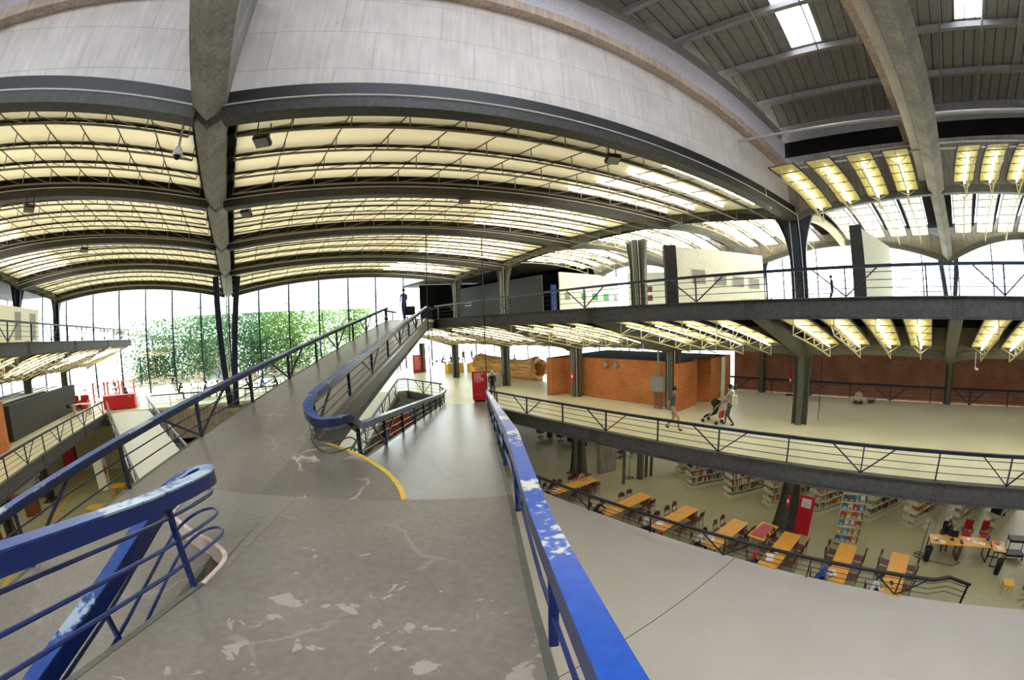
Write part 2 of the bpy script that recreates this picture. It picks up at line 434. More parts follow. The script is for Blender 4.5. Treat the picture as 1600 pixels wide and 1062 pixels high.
    def build(s, name, mat, parent=None, smooth=False, bevel=0):
        me = bpy.data.meshes.new(name)
        off = Vector((0, 0, 0)); 
        if parent is not None and getattr(s, 'world', True):
            mw = world_of(parent); inv = mw.inverted()
            vs = [tuple(inv @ v) for v in s.v]
        else: vs = [tuple(v) for v in s.v]
        me.from_pydata(vs, [], s.f); me.validate(); me.update()
        mats = mat if isinstance(mat, (list, tuple)) else [mat]
        for x in mats: me.materials.append(M[x] if isinstance(x, str) else x)
        if len(mats) > 1 and len(me.polygons) == len(s.mi): me.polygons.foreach_set('material_index', s.mi)
        if smooth: me.polygons.foreach_set('use_smooth', [True] * len(me.polygons))
        o = bpy.data.objects.new(name, me); COL.objects.link(o)
        if parent is not None: o.parent = parent
        if bevel:
            md = o.modifiers.new('bevel', 'BEVEL'); md.width = bevel; md.segments = 2; md.limit_method = 'ANGLE'
        return o
def world_of(o):
    m = Matrix.LocRotScale(o.location, o.rotation_euler, o.scale)
    return world_of(o.parent) @ m if o.parent else m
def tag(o, label=None, cat=None, group=None, kind=None):
    if label and len(label.split()) > 16: print('LONG', o.name, len(label.split()), label)
    if label: o['label'] = label
    if cat: o['category'] = cat
    if group: o['group'] = group
    if kind: o['kind'] = kind
    return o
def thing(name, label, cat, loc=(0, 0, 0), rz=0, group=None):
    o = bpy.data.objects.new(name, None); COL.objects.link(o); o.empty_display_size = 0.1
    o.location = loc; o.rotation_euler = (0, 0, rz)
    return tag(o, label, cat, group)
def struct(o): o['kind'] = 'structure'; return o
def dup(root, loc, rz=None, label=None, group=None):
    r = root.copy(); COL.objects.link(r); r.location = loc
    if rz is not None: r.rotation_euler = (0, 0, rz)
    tag(r, label, None, group)
    for ch in KIDS(root):
        c = ch.copy(); COL.objects.link(c); c.parent = r
        for g in KIDS(ch):
            d = g.copy(); COL.objects.link(d); d.parent = c
    return r
def KIDS(o): return [c for c in o.children]
ORD = ['first', 'second', 'third', 'fourth', 'fifth', 'sixth', 'seventh', 'eighth', 'ninth', 'tenth', 'eleventh', 'twelfth']

# ------------------------------------------------------------------ the place's own axes
# x: across the hall, y: along the hall to the glass end, z up; middle gallery floor z=0
ZU, ZM, ZL, ZP = 5.05, 0.0, -5.05, -4.35       # upper gallery, middle gallery, library, study platform
XR, XL = 12.5, -11.47                          # edges of the galleries
EX, EY = 0.562, 0.827                          # direction of the crossing ramps
def ts(t, s, z=0): return Vector((EX * t + EY * s, EY * t - EX * s, z))
SLOPE = 0.137
def zL(t): return min(ZU, 2.5 + SLOPE * (t - 4.28))
def zR(t): return max(0.0, 2.5 - SLOPE * (t - 4.28)) if t > 4.28 else (2.5 if t > 2.3 else 2.5 + SLOPE * (2.3 - t))
# ================================================================== FLOORS AND WALLS
def slab(name, poly, z, th, mat, label=None):
    o = MB().prism(poly, z - th, z).build(name, mat); struct(o)
    if label: o['label'] = label
    return o
slab('floor', [(-30, -22), (31, -22), (31, 46), (-30, 46)], ZL, 0.3, 'library_floor_paint', 'olive grey painted floor of the library')
# middle gallery on the right, with the notch where the descending ramp lands
RA0, RA1 = ts(28, -9.4), ts(28, -6.0)
midR = [(XR, -18), (24.4, -18), (24.4, 8.6), (30, 8.6), (30, 41.4), (-30, 41.4), (-30, 31), (-16, 31), (-11.3, 31.2), (-11.3, 31), (-7.8, 31.3),
        (-1, 30.75), (RA0.x, RA0.y), (RA1.x, RA1.y), (11.4, 26.4), (11.95, 22.0), (10.79, 19.87), (12.81, 18.5), (XR, 18.05)]
slab('floor_middle_gallery', midR[::-1] if False else midR, ZM, 0.22, 'upper_floor_screed', 'pale cream floor of the middle gallery')
slab('floor_middle_left', [(XL, -18), (XL, 31.2), (-26, 31.2), (-26, -18)], ZM, 0.22, 'upper_floor_screed', 'pale floor of the left middle gallery')
U0, U1 = ts(22.9, -2.93), ts(22.9, -5.36)
slab('floor_upper_gallery', [(XR, -18), (26.4, -18), (26.4, 41), (13, 41), (11.7, 28.6), (U1.x, U1.y), (U0.x, U0.y), (XR, 23.6)], ZU, 0.2, 'upper_floor_screed', 'floor of the upper exhibition gallery')
slab('floor_upper_left', [(XL, -18), (XL, 40.9), (-26, 40.9), (-26, -18)], ZU, 0.2, 'upper_floor_screed', 'floor of the left upper gallery')
pl = slab('floor_platform', [(3.2, -20), (13.18, -20), (13.18, 17.3), (3.2, 17.3)], ZP, 0.24, 'platform_screed', 'light grey raised platform beside the library')
j = MB(); j.bar((3.3, 5.25, ZP + 0.001), (13.15, 3.6, ZP + 0.001), 0.022, 0.004); struct(j.build('trim_1', 'dark_void'))
# short slope at the end of the platform, down to the library floor
MB().add([(13.18, -3.9, ZP), (13.18, -20, ZP), (14.35, -20, ZL + .004), (14.35, -4.5, ZL + .004)], [(0, 1, 2, 3)]) if False else None
sl = MB(); sl.add([(13.18, -4.0, ZP), (13.18, -20, ZP), (14.2, -20, ZL + .01), (14.2, -4.0, ZL + .01), (13.18, -4.0, ZL), (13.18, -20, ZL)],
                  [(0, 1, 2, 3), (0, 3, 4), (1, 5, 2)]); sl = sl.build('floor_slope', 'beam_steel'); struct(sl); sl['label'] = 'short dark slope from the grey platform down to the library'
# podium wall under the front floor
pw = MB(); pw.bar((-7.8, 31.35, -1.25), (9.0, 29.5, -1.25), 0.25, 2.1); pw = pw.build('wall_podium', 'podium_concrete'); struct(pw)
MB_ = MB(); MB_.bar((-7.8, 31.6, -2.5), (9.0, 29.75, -2.5), 0.3, 0.35); struct(MB_.build('trim_2', 'dark_void'))
def wall(name, a, b, z0, z1, th, mat, label=None):
    m = MB(); a = Vector(a); b = Vector(b); m.bar((a.x, a.y, (z0 + z1) / 2), (b.x, b.y, (z0 + z1) / 2), th, z1 - z0)
    o = m.build(name, mat); struct(o)
    if label: o['label'] = label
    return o
wall('wall_right', (26.6, -18), (26.6, 8.8), ZM - .3, ZU - .1, 0.2, 'purple_brick', 'long brown brick wall behind the railing of the middle gallery')
wall('wall_back', (-30, -18.2), (31, -18.2), ZL, 13, 0.3, 'dark_rib_concrete')
wall('wall_left', (-26.2, -18), (-26.2, 31), ZL, 9.5, 0.3, 'dark_rib_concrete')
wall('wall_library_right', (30.9, -18), (30.9, 45), ZL, -0.3, 0.3, 'podium_concrete')
wall('wall_library_front', (-30, 45.9), (31, 45.9), ZL, -0.3, 0.3, 'white_paint')
wall('wall_library_left', (-29.9, -18), (-29.9, 45), ZL, -0.3, 0.3, 'podium_concrete')
# void floor seen through the railing behind the middle gallery
slab('ceiling_library_right', [(13.3, -17.9), (24.3, -17.9), (24.3, 8.6), (30, 8.6), (30, 29), (13.3, 17)], -0.42, 0.1, 'dark_rib_concrete')

# ================================================================== STEEL EDGE BEAMS
def edge_beam(name, label, p, q, depth, side, splices=(), mat='beam_steel', group=None):
    """I-beam along the slab edge: web, two flanges, bolted splices"""
    p = Vector(p); q = Vector(q); d = (q - p).normalized(); n = Vector((-d.y, d.x, 0)) * side   # n points out to the void
    r = thing(name, label, 'beam', tuple((p + q) / 2), 0, group)
    w = MB(); w.bar(p - Vector((0, 0, depth / 2)), q - Vector((0, 0, depth / 2)), 0.03, depth - .03); w.build('web', mat, r)
    for z in (0.0, -depth):
        f = MB(); f.bar(p + Vector((0, 0, z - .012)), q + Vector((0, 0, z - .012)), 0.24, 0.035); f.build('flange', mat, r)
    for sp in splices:
        c = p + d * sp
        b = MB()
        for sgn in (-1, 1):
            for kx in (0.07, 0.17):
                for kz in range(6):
                    x = kx + (0.05 if kz in (1, 4) and kx < .1 else 0)
                    o = c + d * (sgn * x) + n * 0.02 - Vector((0, 0, 0.08 + kz * (depth - .16) / 5))
                    b.lathe([(0, .022), (.02, .022), (.02, 0)], o, 6, n)
        b.bar(c + n * .018 - Vector((0, 0, .03)), c + n * .018 - Vector((0, 0, depth - .03)), 0.012, .012, up=tuple(n))
        for kx in range(8):
            o = c + d * (-.28 + kx * .08); b.box(o + Vector((0, 0, .02)), (.018, .018, .045)); b.box(o - Vector((0, 0, depth + .03)), (.018, .018, .045))
        b.build('bolted_splice', 'dark_rib_concrete', r)
    return r
edge_beam('steel_beam', 'dark grey bolted I-beam edging the upper gallery on the right', (XR, -17, ZU), (XR, 23.6, ZU), 0.58, 1, [14.04, 20.57, 27.2, 33.86])
edge_beam('steel_beam', 'dark grey bolted I-beam edging the middle gallery on the right', (XR, -17, ZM), (XR, 18.1, ZM), 0.58, 1, [14.05, 20.52, 27.14])
edge_beam('steel_beam', 'grey bolted I-beam edging the left upper gallery', (XL, -17, ZU), (XL, 40.8, ZU), 0.56, -1, [30.4, 37.0, 43.4, 50.35])
edge_beam('steel_beam', 'grey bolted I-beam edging the left middle gallery', (XL, -17, ZM), (XL, 31.1, ZM), 0.56, -1, [30.4, 36.9, 43.4])
edge_beam('steel_beam', 'short grey beam closing the small stair opening of the middle floor', (11.95, 22.0, ZM), (11.4, 26.4, ZM), 0.5, 1)

# ================================================================== CROSSING RAMPS
def ramp_deck(name, label, s0, s1, t0, t1, zf, r0=None, r1=None, mat='ramp_concrete'):
    r = thing(name, label, 'ramp', tuple(ts((t0 + t1) / 2, (s0 + s1) / 2, zf((t0 + t1) / 2))))
    n = 40; m = MB(); vs = []; fs = []
    for i in range(n + 1):
        t = t0 + (t1 - t0) * i / n
        for s, dz in ((s0, 0), (s1, 0), (s1, -.16), (s0, -.16)): vs.append(ts(t, s, zf(t) + dz))
    for i in range(n):
        for k in range(4):
            l = (k + 1) % 4; fs.append((i * 4 + k, i * 4 + l, i * 4 + 4 + l, i * 4 + 4 + k))
    fs += [(0, 3, 2, 1), tuple(n * 4 + k for k in range(4))]
    m.add(vs, [f[::-1] for f in fs]); m.build('deck', mat, r)
    for s, sg, ta, tb_ in [(s0, 1, a, b) for a, b in (r0 or [(t0, t1)])] + [(s1, -1, a, b) for a, b in (r1 or [(t0, t1)])]:
        ss = s + sg * .03; pts = [ts(ta + (tb_ - ta) * i / 20, ss, zf(ta + (tb_ - ta) * i / 20) - .30) for i in range(21)]
        b = MB(); b.sweep(pts, [(-.012, -.30), (.012, -.30), (.012, .26), (-.012, .26)])
        b.sweep([p - Vector((0, 0, .30)) for p in pts], [(-.09, -.02), (.09, -.02), (.09, .02), (-.09, .02)])
        b.sweep([ts(ta + (tb_ - ta) * i / 20, s, zf(ta + (tb_ - ta) * i / 20) - .03) for i in range(21)], [(-.03, -.03), (.03, -.03), (.03, .035), (-.03, .035)])
        b.build('edge_beam', 'green_steel', r)
    return r
ramp_deck('pedestrian_ramp', 'grey concrete ramp rising ahead on the left to the upper gallery', -5.36, -2.93, -14.2, 26.6, zL, None, [(-14.2, 2.8), (6.05, 26.6)])
ramp_deck('pedestrian_ramp', 'grey concrete ramp sloping down ahead on the right to the red kiosk', -2.27, 0.27, 4.28, 22.5, zR, [(5.85, 22.5)])
ramp_deck('pedestrian_ramp', 'grey concrete ramp under the viewer, beside the near blue railings', -2.5, 0.27, -16, 4.28, zR, [(-16, 2.35)])
# upper landing piece between ramp and gallery is part of the long ramp; the landing between the ramps:
def sm(x): x = max(0, min(1, x)); return x * x * (3 - 2 * x)
def arc(pts, n=10):
    """smooth curve through control points (Catmull-Rom)"""
    P = [Vector(p) for p in pts]; P = [P[0] * 2 - P[1]] + P + [P[-1] * 2 - P[-2]]; out = []
    for i in range(1, len(P) - 2):
        for k in range(n):
            u = k / n; a, b, c, d = P[i - 1:i + 3]
            out.append(0.5 * ((2 * b) + (c - a) * u + (2 * a - 5 * b + 4 * c - d) * u * u + (3 * b - 3 * c + d - a) * u ** 3))
    out.append(P[-2]); return out
land = thing('ramp_landing', 'level landing joining the two ramps, dark half disc edged in yellow', 'landing', tuple(ts(4.3, -2.6, 2.5)))
F = arc([(4.28, -0.98), (4.7, -1.13), (5.28, -1.46), (5.77, -1.95), (5.98, -2.6), (6.12, -2.95)], 8)
B = arc([(4.28, -4.02), (3.87, -3.97), (3.45, -3.85), (3.28, -3.6), (3.1, -3.2), (2.98, -2.85), (2.75, -2.52), (2.3, -2.48)], 6)
def zt_(t, s):
    if t > 4.28: return 2.503 + (zL(t) - 2.5) * sm((-1.4 - s) / 1.5)
    return 2.503 + (0 if t > 2.0 else 0)
def fan(poly, c, thick, mat, name, parent):
    m = MB(); n = len(poly); R_ = 6
    vs = [ts(c[0], c[1], zt_(*c))]; fs = []
    for r_ in range(1, R_ + 1):
        for p in poly:
            t = c[0] + (p[0] - c[0]) * r_ / R_; s = c[1] + (p[1] - c[1]) * r_ / R_; vs.append(ts(t, s, zt_(t, s)))
    for i in range(n - 1): fs.append((0, 1 + i, 2 + i))
    for r_ in range(R_ - 1):
        for i in range(n - 1):
            a = 1 + r_ * n + i; fs.append((a, a + n, a + n + 1, a + 1))
    m.add(vs, fs)
    k = len(m.v); last = [ts(p[0], p[1], zt_(p[0], p[1])) for p in poly]; m.add(last + [v - Vector((0, 0, thick)) for v in last], [(i, i + 1, n + i + 1, n + i) for i in range(n - 1)])
    return m.build(name, mat, parent)
fan([(p.x, p.y) for p in [Vector(q) for q in [(v[0], v[1], 0) for v in F]]] + [(4.28, -3.2)], (4.28, -2.6), .22, 'landing_paint', 'half_disc', land) if False else None
Fp = [(v[0], v[1]) for v in [tuple(q) for q in F]]; Bp = [(v[0], v[1]) for v in [tuple(q) for q in B]]
fan(Fp + [(4.28, -3.0)], (4.28, -2.5), .26, 'landing_paint', 'half_disc', land)
fan(Bp + [(2.3, -2.4), (4.28, -2.4)], (4.28, -2.6), .26, 'ramp_concrete', 'level_slab', land)
yl = MB()
pts = [ts(t, s, zt_(t, s) + .004) for t, s in Fp[:-6]]
yl.sweep(pts, [(-.035, -.05), (.035, -.05), (.035, .004), (-.035, .004)]); yl.build('yellow_edge', 'yellow_line', land)
tr = MB(); tr.sweep([ts(t, s, zt_(t, s) + .002) for t, s in Bp], [(-.03, -.22), (.02, -.22), (.02, .012), (-.03, .012)]); tr.build('rim', 'ledge_concrete', land)
# lower ramps: one ahead under the void, one at the left by the red counter
def zA(t): return max(-5.0, -SLOPE * (28 - t))
ramp_deck('lower_ramp', 'white-lit lower ramp seen down through the gap between the two ramps', -9.4, -6.0, 2, 28, zA, mat='white_paint')  # white deck colour stands in for the strong daylight on this ramp
bd = Vector((0.391, -0.921, 0)); bn = Vector((0.921, 0.391, 0)); b0 = Vector((-9.6, 31.2, 0))
br = thing('lower_ramp', 'wide pale ramp descending in front of the red counter on the left', 'ramp', (-9.6, 31.2, 0))
m = MB(); q = []
for k in (0, 26):
    for s_ in (-1.62, 1.62):
        for dz in (0, -.18): q.append(b0 + bd * k + bn * s_ + Vector((0, 0, -SLOPE * .88 * k + dz)))
m.add(q, [(0, 4, 6, 2), (1, 3, 7, 5), (0, 1, 5, 4), (2, 6, 7, 3), (4, 5, 7, 6)]); m.build('deck', 'white_paint', br)  # deck made white in place of the glare from the glass end
def zB(k): return -SLOPE * .88 * k
for s_ in (-1.62, 1.62):
    m = MB(); m.bar(b0 + bn * s_ + Vector((0, 0, -.25)), b0 + bd * 26 + bn * s_ + Vector((0, 0, zB(26) - .25)), .03, .5); m.build('edge_beam', 'beam_steel', br)

# ================================================================== RAILINGS
def along(pts):
    P = [Vector(p) for p in pts]; L_ = [0]
    for a, b in zip(P, P[1:]): L_.append(L_[-1] + (b - a).length)
    def at(x):
        x = max(0, min(L_[-1], x))
        for i in range(len(P) - 1):
            if x <= L_[i + 1] + 1e-9:
                return P[i].lerp(P[i + 1], (x - L_[i]) / max(1e-9, L_[i + 1] - L_[i]))
        return P[-1]
    return at, L_[-1]
def railing(label, pts, v0=0.0, step=2.45, h=0.9, mat='navy_steel', rail=(.12, .10), rodr=.012, post=.05, spread=1.0, chan=False, rods=(0.25, 0.47, 0.69), v_posts=True, name='guard_railing', post_range=None, topmat=None, plainposts=None):
    at, Ln = along(pts)
    r = thing(name, label, 'railing', tuple(at(0)))
    w_, d_ = rail
    tm = MB(); top = [Vector(p) + Vector((0, 0, h)) for p in pts]
    if chan:   # inverted channel: wide flange on top, hollow below
        k = .012
        tm.sweep(top, [(-w_ / 2, -d_), (-w_ / 2 + k, -d_), (-w_ / 2 + k, -k), (w_ / 2 - k, -k), (w_ / 2 - k, -d_), (w_ / 2, -d_), (w_ / 2, 0), (-w_ / 2, 0)])
    else: tm.sweep(top, [(-w_ / 2, -d_), (w_ / 2, -d_), (w_ / 2, 0), (-w_ / 2, 0)])
    tm.build('top_rail', mat if topmat in ('blue_paint_worn', 'blue_top_left') else (topmat or mat), r)
    if topmat in ('blue_paint_worn', 'blue_top_left'): MB().sweep([p + Vector((0, 0, .003)) for p in top], [(-w_ / 2 - .004, -.012), (w_ / 2 + .004, -.012), (w_ / 2 + .004, .004), (-w_ / 2 - .004, .004)]).build('worn_top', topmat, r)
    for rh in rods: MB().tube([Vector(p) + Vector((0, 0, rh)) for p in pts], rodr, 6).build('rail_rod', mat, r)
    lo, hi = post_range or (0.03, Ln - .03)
    xs = []; x = v0; 
    while x > lo: x -= step
    while x <= hi:
        if x >= lo: xs.append((x, True))
        y = x + step
        if lo <= y <= hi: xs.append((y, False))
        x += 2 * step
    if plainposts is not None: xs = plainposts
    for x, isv in sorted(xs):
        b = at(x); m = MB(); m.bar(b - Vector((0, 0, .02)), b + Vector((0, 0, h - d_)), post, post * .6, up=tuple((at(x + .1) - at(x - .1)).normalized()))
        m.build('post', mat, r)
        if isv and v_posts:
            for sg in (-1, 1):
                e = x + sg * spread
                if lo - .1 <= e <= hi + .1:
                    f = at(e) + Vector((0, 0, h - d_)); MB().bar(b + Vector((0, 0, .02)), f, post * .55, post * .55).build('brace', mat, r)
    return r
up = lambda L_: [Vector(p) for p in L_]
railing('dark railing along the right edge of the upper gallery', [(XR, 23.5, ZU), (XR, -16.5, ZU)], v0=23.5 - 10.5, step=2.5, mat='navy_steel', rail=(.10, .09), post=.07)
railing('dark railing along the right middle gallery, behind the near blue rail', [(XR, 18.3, ZM), (XR, -16.5, ZM)], v0=18.3 - 9.5, step=2.45, rail=(.11, .09), post=.07)
railing('thin dark railing along the left upper gallery', [(XL, -10, ZU), (XL, 40.3, ZU)], v0=30.4, step=2.45, rail=(.10, .08), post=.07)
railing('blue-black railing along the left middle gallery', [(XL, -10, ZM), (XL, 30.9, ZM)], v0=26.2, step=2.05, rail=(.12, .09), post=.07, mat='navy_steel')
railing('dark railing at the back of the middle gallery before the brown brick wall', [(24.3, -16, ZM), (24.3, 8.4, ZM)], v0=14.2, step=2.45, rail=(.1, .12), post=.09, mat='navy_steel')
railing('black railing along the edge of the grey platform above the study tables', [(13.13, 16.5, ZP), (13.13, -3.9, ZP), (13.5, -4.6, ZP - .05), (14.25, -5.8, ZL)], v0=16.5 - 14.3, step=3.4, rail=(.11, .1), post=.08, mat='black_paint', rods=(.25, .45, .66), h=.85)
railing('short black railing at the far end of the platform slope', [(13.6, -9.3, ZP), (14.4, -8.2, ZL)], v0=.2, step=.9, rail=(.1, .1), post=.07, mat='black_paint', v_posts=False, h=.85)
railing('dark railing around the small opening of the middle floor', [tuple(ts(12, -6.0, zA(12))), tuple(ts(28, -6.0, 0)), (11.4, 26.4, 0), (11.95, 22.0, 0)], v0=7, step=2.0, rail=(.09, .08), post=.06)
railing('white-lit railing on the near side of the wide lower ramp', [b0 + bn * 1.6 + bd * k + Vector((0, 0, zB(k))) for k in (0, 26)], v0=3, step=2.0, rail=(.1, .08), post=.05)
railing('railing between the wide lower ramp and the library on the left', [b0 - bn * 1.6 + bd * k + Vector((0, 0, zB(k))) for k in (0, 26)], v0=3, step=2.0, rail=(.1, .08), post=.05)
railing('dark railing of the terrace above the concrete podium wall', [(-7.7, 31.7, 0), (-1.9, 31.0, 0), (-.2, 30.9, 0), (7.4, 29.7, 0)], v0=1.6, step=2.0, rail=(.09, .08), post=.05, v_posts=False)
# ramp railings; loops join the inner rails of the two ramps around the ends of the void
railing('long blue railing on the left edge of the rising ramp', [ts(t, -5.33, zL(t)) for t in (-9, -4, 0, 2, 4, 6, 10, 14, 18, 22.9)] + [Vector((9.3, 24.6, ZU)), Vector((11.6, 28.2, ZU))],
        v0=9 + 4.1, step=2.06, h=.76, mat='navy_steel', rail=(.15, .10), post=.07, chan=True, topmat='blue_top_left')
railing('thick worn blue railing at the right edge of the ramp, closest to the viewer', [ts(t, .33, zR(t)) for t in (-8, -3, -1, 0, 1, 2.3, 3.3, 4.28, 7, 11, 16, 22.3)],
        v0=8 + 1.9, step=2.1, h=.8, mat='blue_dark', rail=(.125, .14), rodr=.016, post=.06, topmat='blue_paint_worn')
def loop_pts(tA, sA, sB, zfa, zfb, sgn, n=12, dz=0.0, bulge=.45):
    """U-turn in plan from rail A to rail B around the end of the void; sgn: which way the bend points along t"""
    out = []
    for i in range(n + 1):
        a = PI * i / n; u = i / n
        s = (sA + sB) / 2 + (sA - sB) / 2 * cos(a); t = tA + sgn * bulge * sin(a)
        z = zfa(tA) + (zfb(tA) - zfa(tA)) * sm((u - .35) / .6)
        out.append(ts(t, s, z + dz))
    return out
tf = 6.35
front = [ts(t, -2.95, zL(t) + (.0 if t > 9 else -.01)) for t in (26.0, 22.9, 18, 14, 10, 8, 7)] + [p - Vector((0, 0, .7)) for p in arc([ts(*q) for q in ((6.5, -2.97, 3.48), (6.05, -2.9, 3.36), (5.78, -2.72, 3.26), (5.66, -2.5, 3.2), (5.72, -2.28, 3.2), (5.95, -2.16, 3.19), (6.25, -2.15, 3.04), (6.6, -2.2, 2.89))], 3)] + [ts(t, -2.22, zR(t) + .0) for t in (7.3, 8, 10, 14, 18, 20.5, 21.6)] + [Vector((11.6, 20.9, 0)), Vector((11.95, 22.0, 0))]
railing('railing bending in a blue loop at the end of the void between the ramps ahead', front, v0=1.2, step=2.06, h=.7, rail=(.15, .12), post=.07, chan=True, mat='navy_steel', topmat='blue_top_left', rods=(.16, .33, .5))
tb = 2.62
rear = [ts(t, -2.5, zR(t) + .04) for t in (-8, -4, -2, 0, 1, 2)] + [p - Vector((0, 0, .84)) for p in arc([ts(*q) for q in ((2.5, -2.5, 3.38), (2.85, -2.55, 3.35), (3.02, -2.72, 3.32), (2.98, -2.92, 3.27), (2.75, -3.02, 3.2), (2.45, -3.0, 3.12), (2.1, -2.97, 3.0), (1.5, -2.95, 2.8), (.7, -2.95, 2.62), (0, -2.95, 2.5), (-1, -2.95, 2.36), (-4, -2.95, 1.95), (-9, -2.95, 1.3))], 4)]
railing('near blue railing with a hairpin end and curved rods at the lower left', rear, v0=0, step=1, rail=(.14, .13), rodr=.016, post=.055, chan=True, mat='blue_dark', topmat='blue_top_left', rods=(.20, .41, .62), h=.84,
        plainposts=[(5.4, False), (7.9, False), (10.3, False), (13.0, False), (15.3, False), (17.5, False)], spread=.9)
# ================================================================== ROOF
XS = -1.1
SN = [(-0.3, 9.0), (8.5, 9.0), (15.05, 9.05), (21.9, 8.95), (28.5, 8.6), (35.3, 7.8)]      # nodes of the spine (y, z)
RN = [(-3.75, 8.97), (2.7, 8.45), (9.1, 9.02), (15.75, 8.92), (22.3, 8.36), (29.0, 8.2)]   # column tops at x = 17.6
LN = [(-1.4, 8.8), (7.4, 8.75), (13.95, 9.0), (20.8, 8.8), (27.4, 8.4), (34.2, 8.1)]       # column tops at x = -16.6
RISE_R = [0.4, 0.48, 0.36, 0.55, 0.64, 0.9]
RISE_L = [0.5, 0.62, 0.6, 0.6, 0.75, 0.85]
XC, XCL = 17.6, -16.6
def ribfun(side, k):
    a = Vector((XS, SN[k][0], SN[k][1])); n = (RN if side > 0 else LN)[k]
    b = Vector((XC if side > 0 else XCL, n[0], n[1])); rs = (RISE_R if side > 0 else RISE_L)[k]
    return lambda u: a.lerp(b, u) + Vector((0, 0, rs * 4 * u * (1 - u)))
def rib(label, f, wf=.42, hf=.26, hw=.42, trim=0, mats=('rib_steel', 'dark_rib_concrete'), n=28, u0=.02, u1=1.0):
    r = thing('roof_rib', label, 'roof rib', tuple(f(.5)))
    P = [f(u0 + (u1 - u0) * i / n) for i in range(n + 1)]
    MB().sweep(P, [(-wf / 2, 0), (wf / 2, 0), (wf / 2, hf), (-wf / 2, hf)]).build('bottom_flange', mats[0], r)
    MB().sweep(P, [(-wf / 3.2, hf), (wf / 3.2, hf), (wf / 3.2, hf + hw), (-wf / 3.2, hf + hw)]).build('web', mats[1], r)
    if trim:
        d = (f(1) - f(0)); d.z = 0; d.normalize(); nrm = Vector((d.y, -d.x, 0)) * trim
        MB().tube([p + nrm * (wf / 2 + .02) + Vector((0, 0, hf + .03)) for p in P], .022, 6).build('conduit', 'trim_white', r)
    return r
names = ['nearest', 'second', 'third', 'fourth', 'fifth']
for k in range(1, 6):  # nearest web is blackened to read as a dark recess
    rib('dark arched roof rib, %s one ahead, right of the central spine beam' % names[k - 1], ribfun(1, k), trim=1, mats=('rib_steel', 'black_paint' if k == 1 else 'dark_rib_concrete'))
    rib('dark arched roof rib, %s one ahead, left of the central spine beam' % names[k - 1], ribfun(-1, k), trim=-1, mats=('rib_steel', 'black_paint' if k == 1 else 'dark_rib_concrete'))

def vbeam(name, label, P, w_, dep, mat='spine_concrete', ht=.5):
    r = thing(name, label, 'beam', tuple(P[0]))
    MB().sweep(P, [(0, 0), (w_ / 2, dep * .55), (w_ / 2, dep + ht), (-w_ / 2, dep + ht), (-w_ / 2, dep * .55)]).build('folded_soffit', mat, r)
    return r
# spine, one folded piece between each pair of ribs
SP = [(-13, 9.0)] + SN
for k in range(len(SP) - 1):
    a, b = SP[k], SP[k + 1]
    lab = 'V-shaped concrete spine beam, %s' % ['part running overhead behind the viewer', 'part overhead above the ramps', 'part past the nearest rib', 'part past the second rib', 'part past the third rib', 'part past the fourth rib'][k]
    P = [Vector((XS, a[0] + (.2 if k else 0), a[1])), Vector((XS, b[0] - .2, b[1]))]
    vbeam('spine_beam', lab, P, .78, .62, ht=.5 if k != 1 else 3.0)
# the near right cross beam over the well
f0 = ribfun(1, 0)
rb = thing('cross_beam', 'pale green-grey V-shaped concrete beam crossing the well at upper right', 'beam', tuple(f0(.6)))
MB().sweep([f0(i / 24) for i in range(25)], [(0, 0), (.36, .3), (.36, .95), (-.36, .95), (-.36, .3)]).build('folded_soffit', 'spine_concrete', rb)
MB().sweep([f0(i / 24) + Vector((0, 0, 1.0)) for i in range(25)], [(-.66, -.3), (-.37, -.3), (-.37, 1.3), (-.66, 1.3)]).build('upstand', 'wall_concrete', rb)
MB().sweep([f0(i / 24) + Vector((0, 0, 2.3)) for i in range(25)], [(-.95, 0), (-.3, 0), (-.3, .2), (-.95, .2)]).build('ledge', 'ledge_concrete', rb)
fo = lambda u: Vector((XC, -3.75, 8.97)).lerp(Vector((24.3, -5.3, 7.3)), u)
vbeam('cross_beam', 'pale V-shaped beam running on past the edge arch towards the right windows', [fo(i / 8) for i in range(9)], .6, .5)

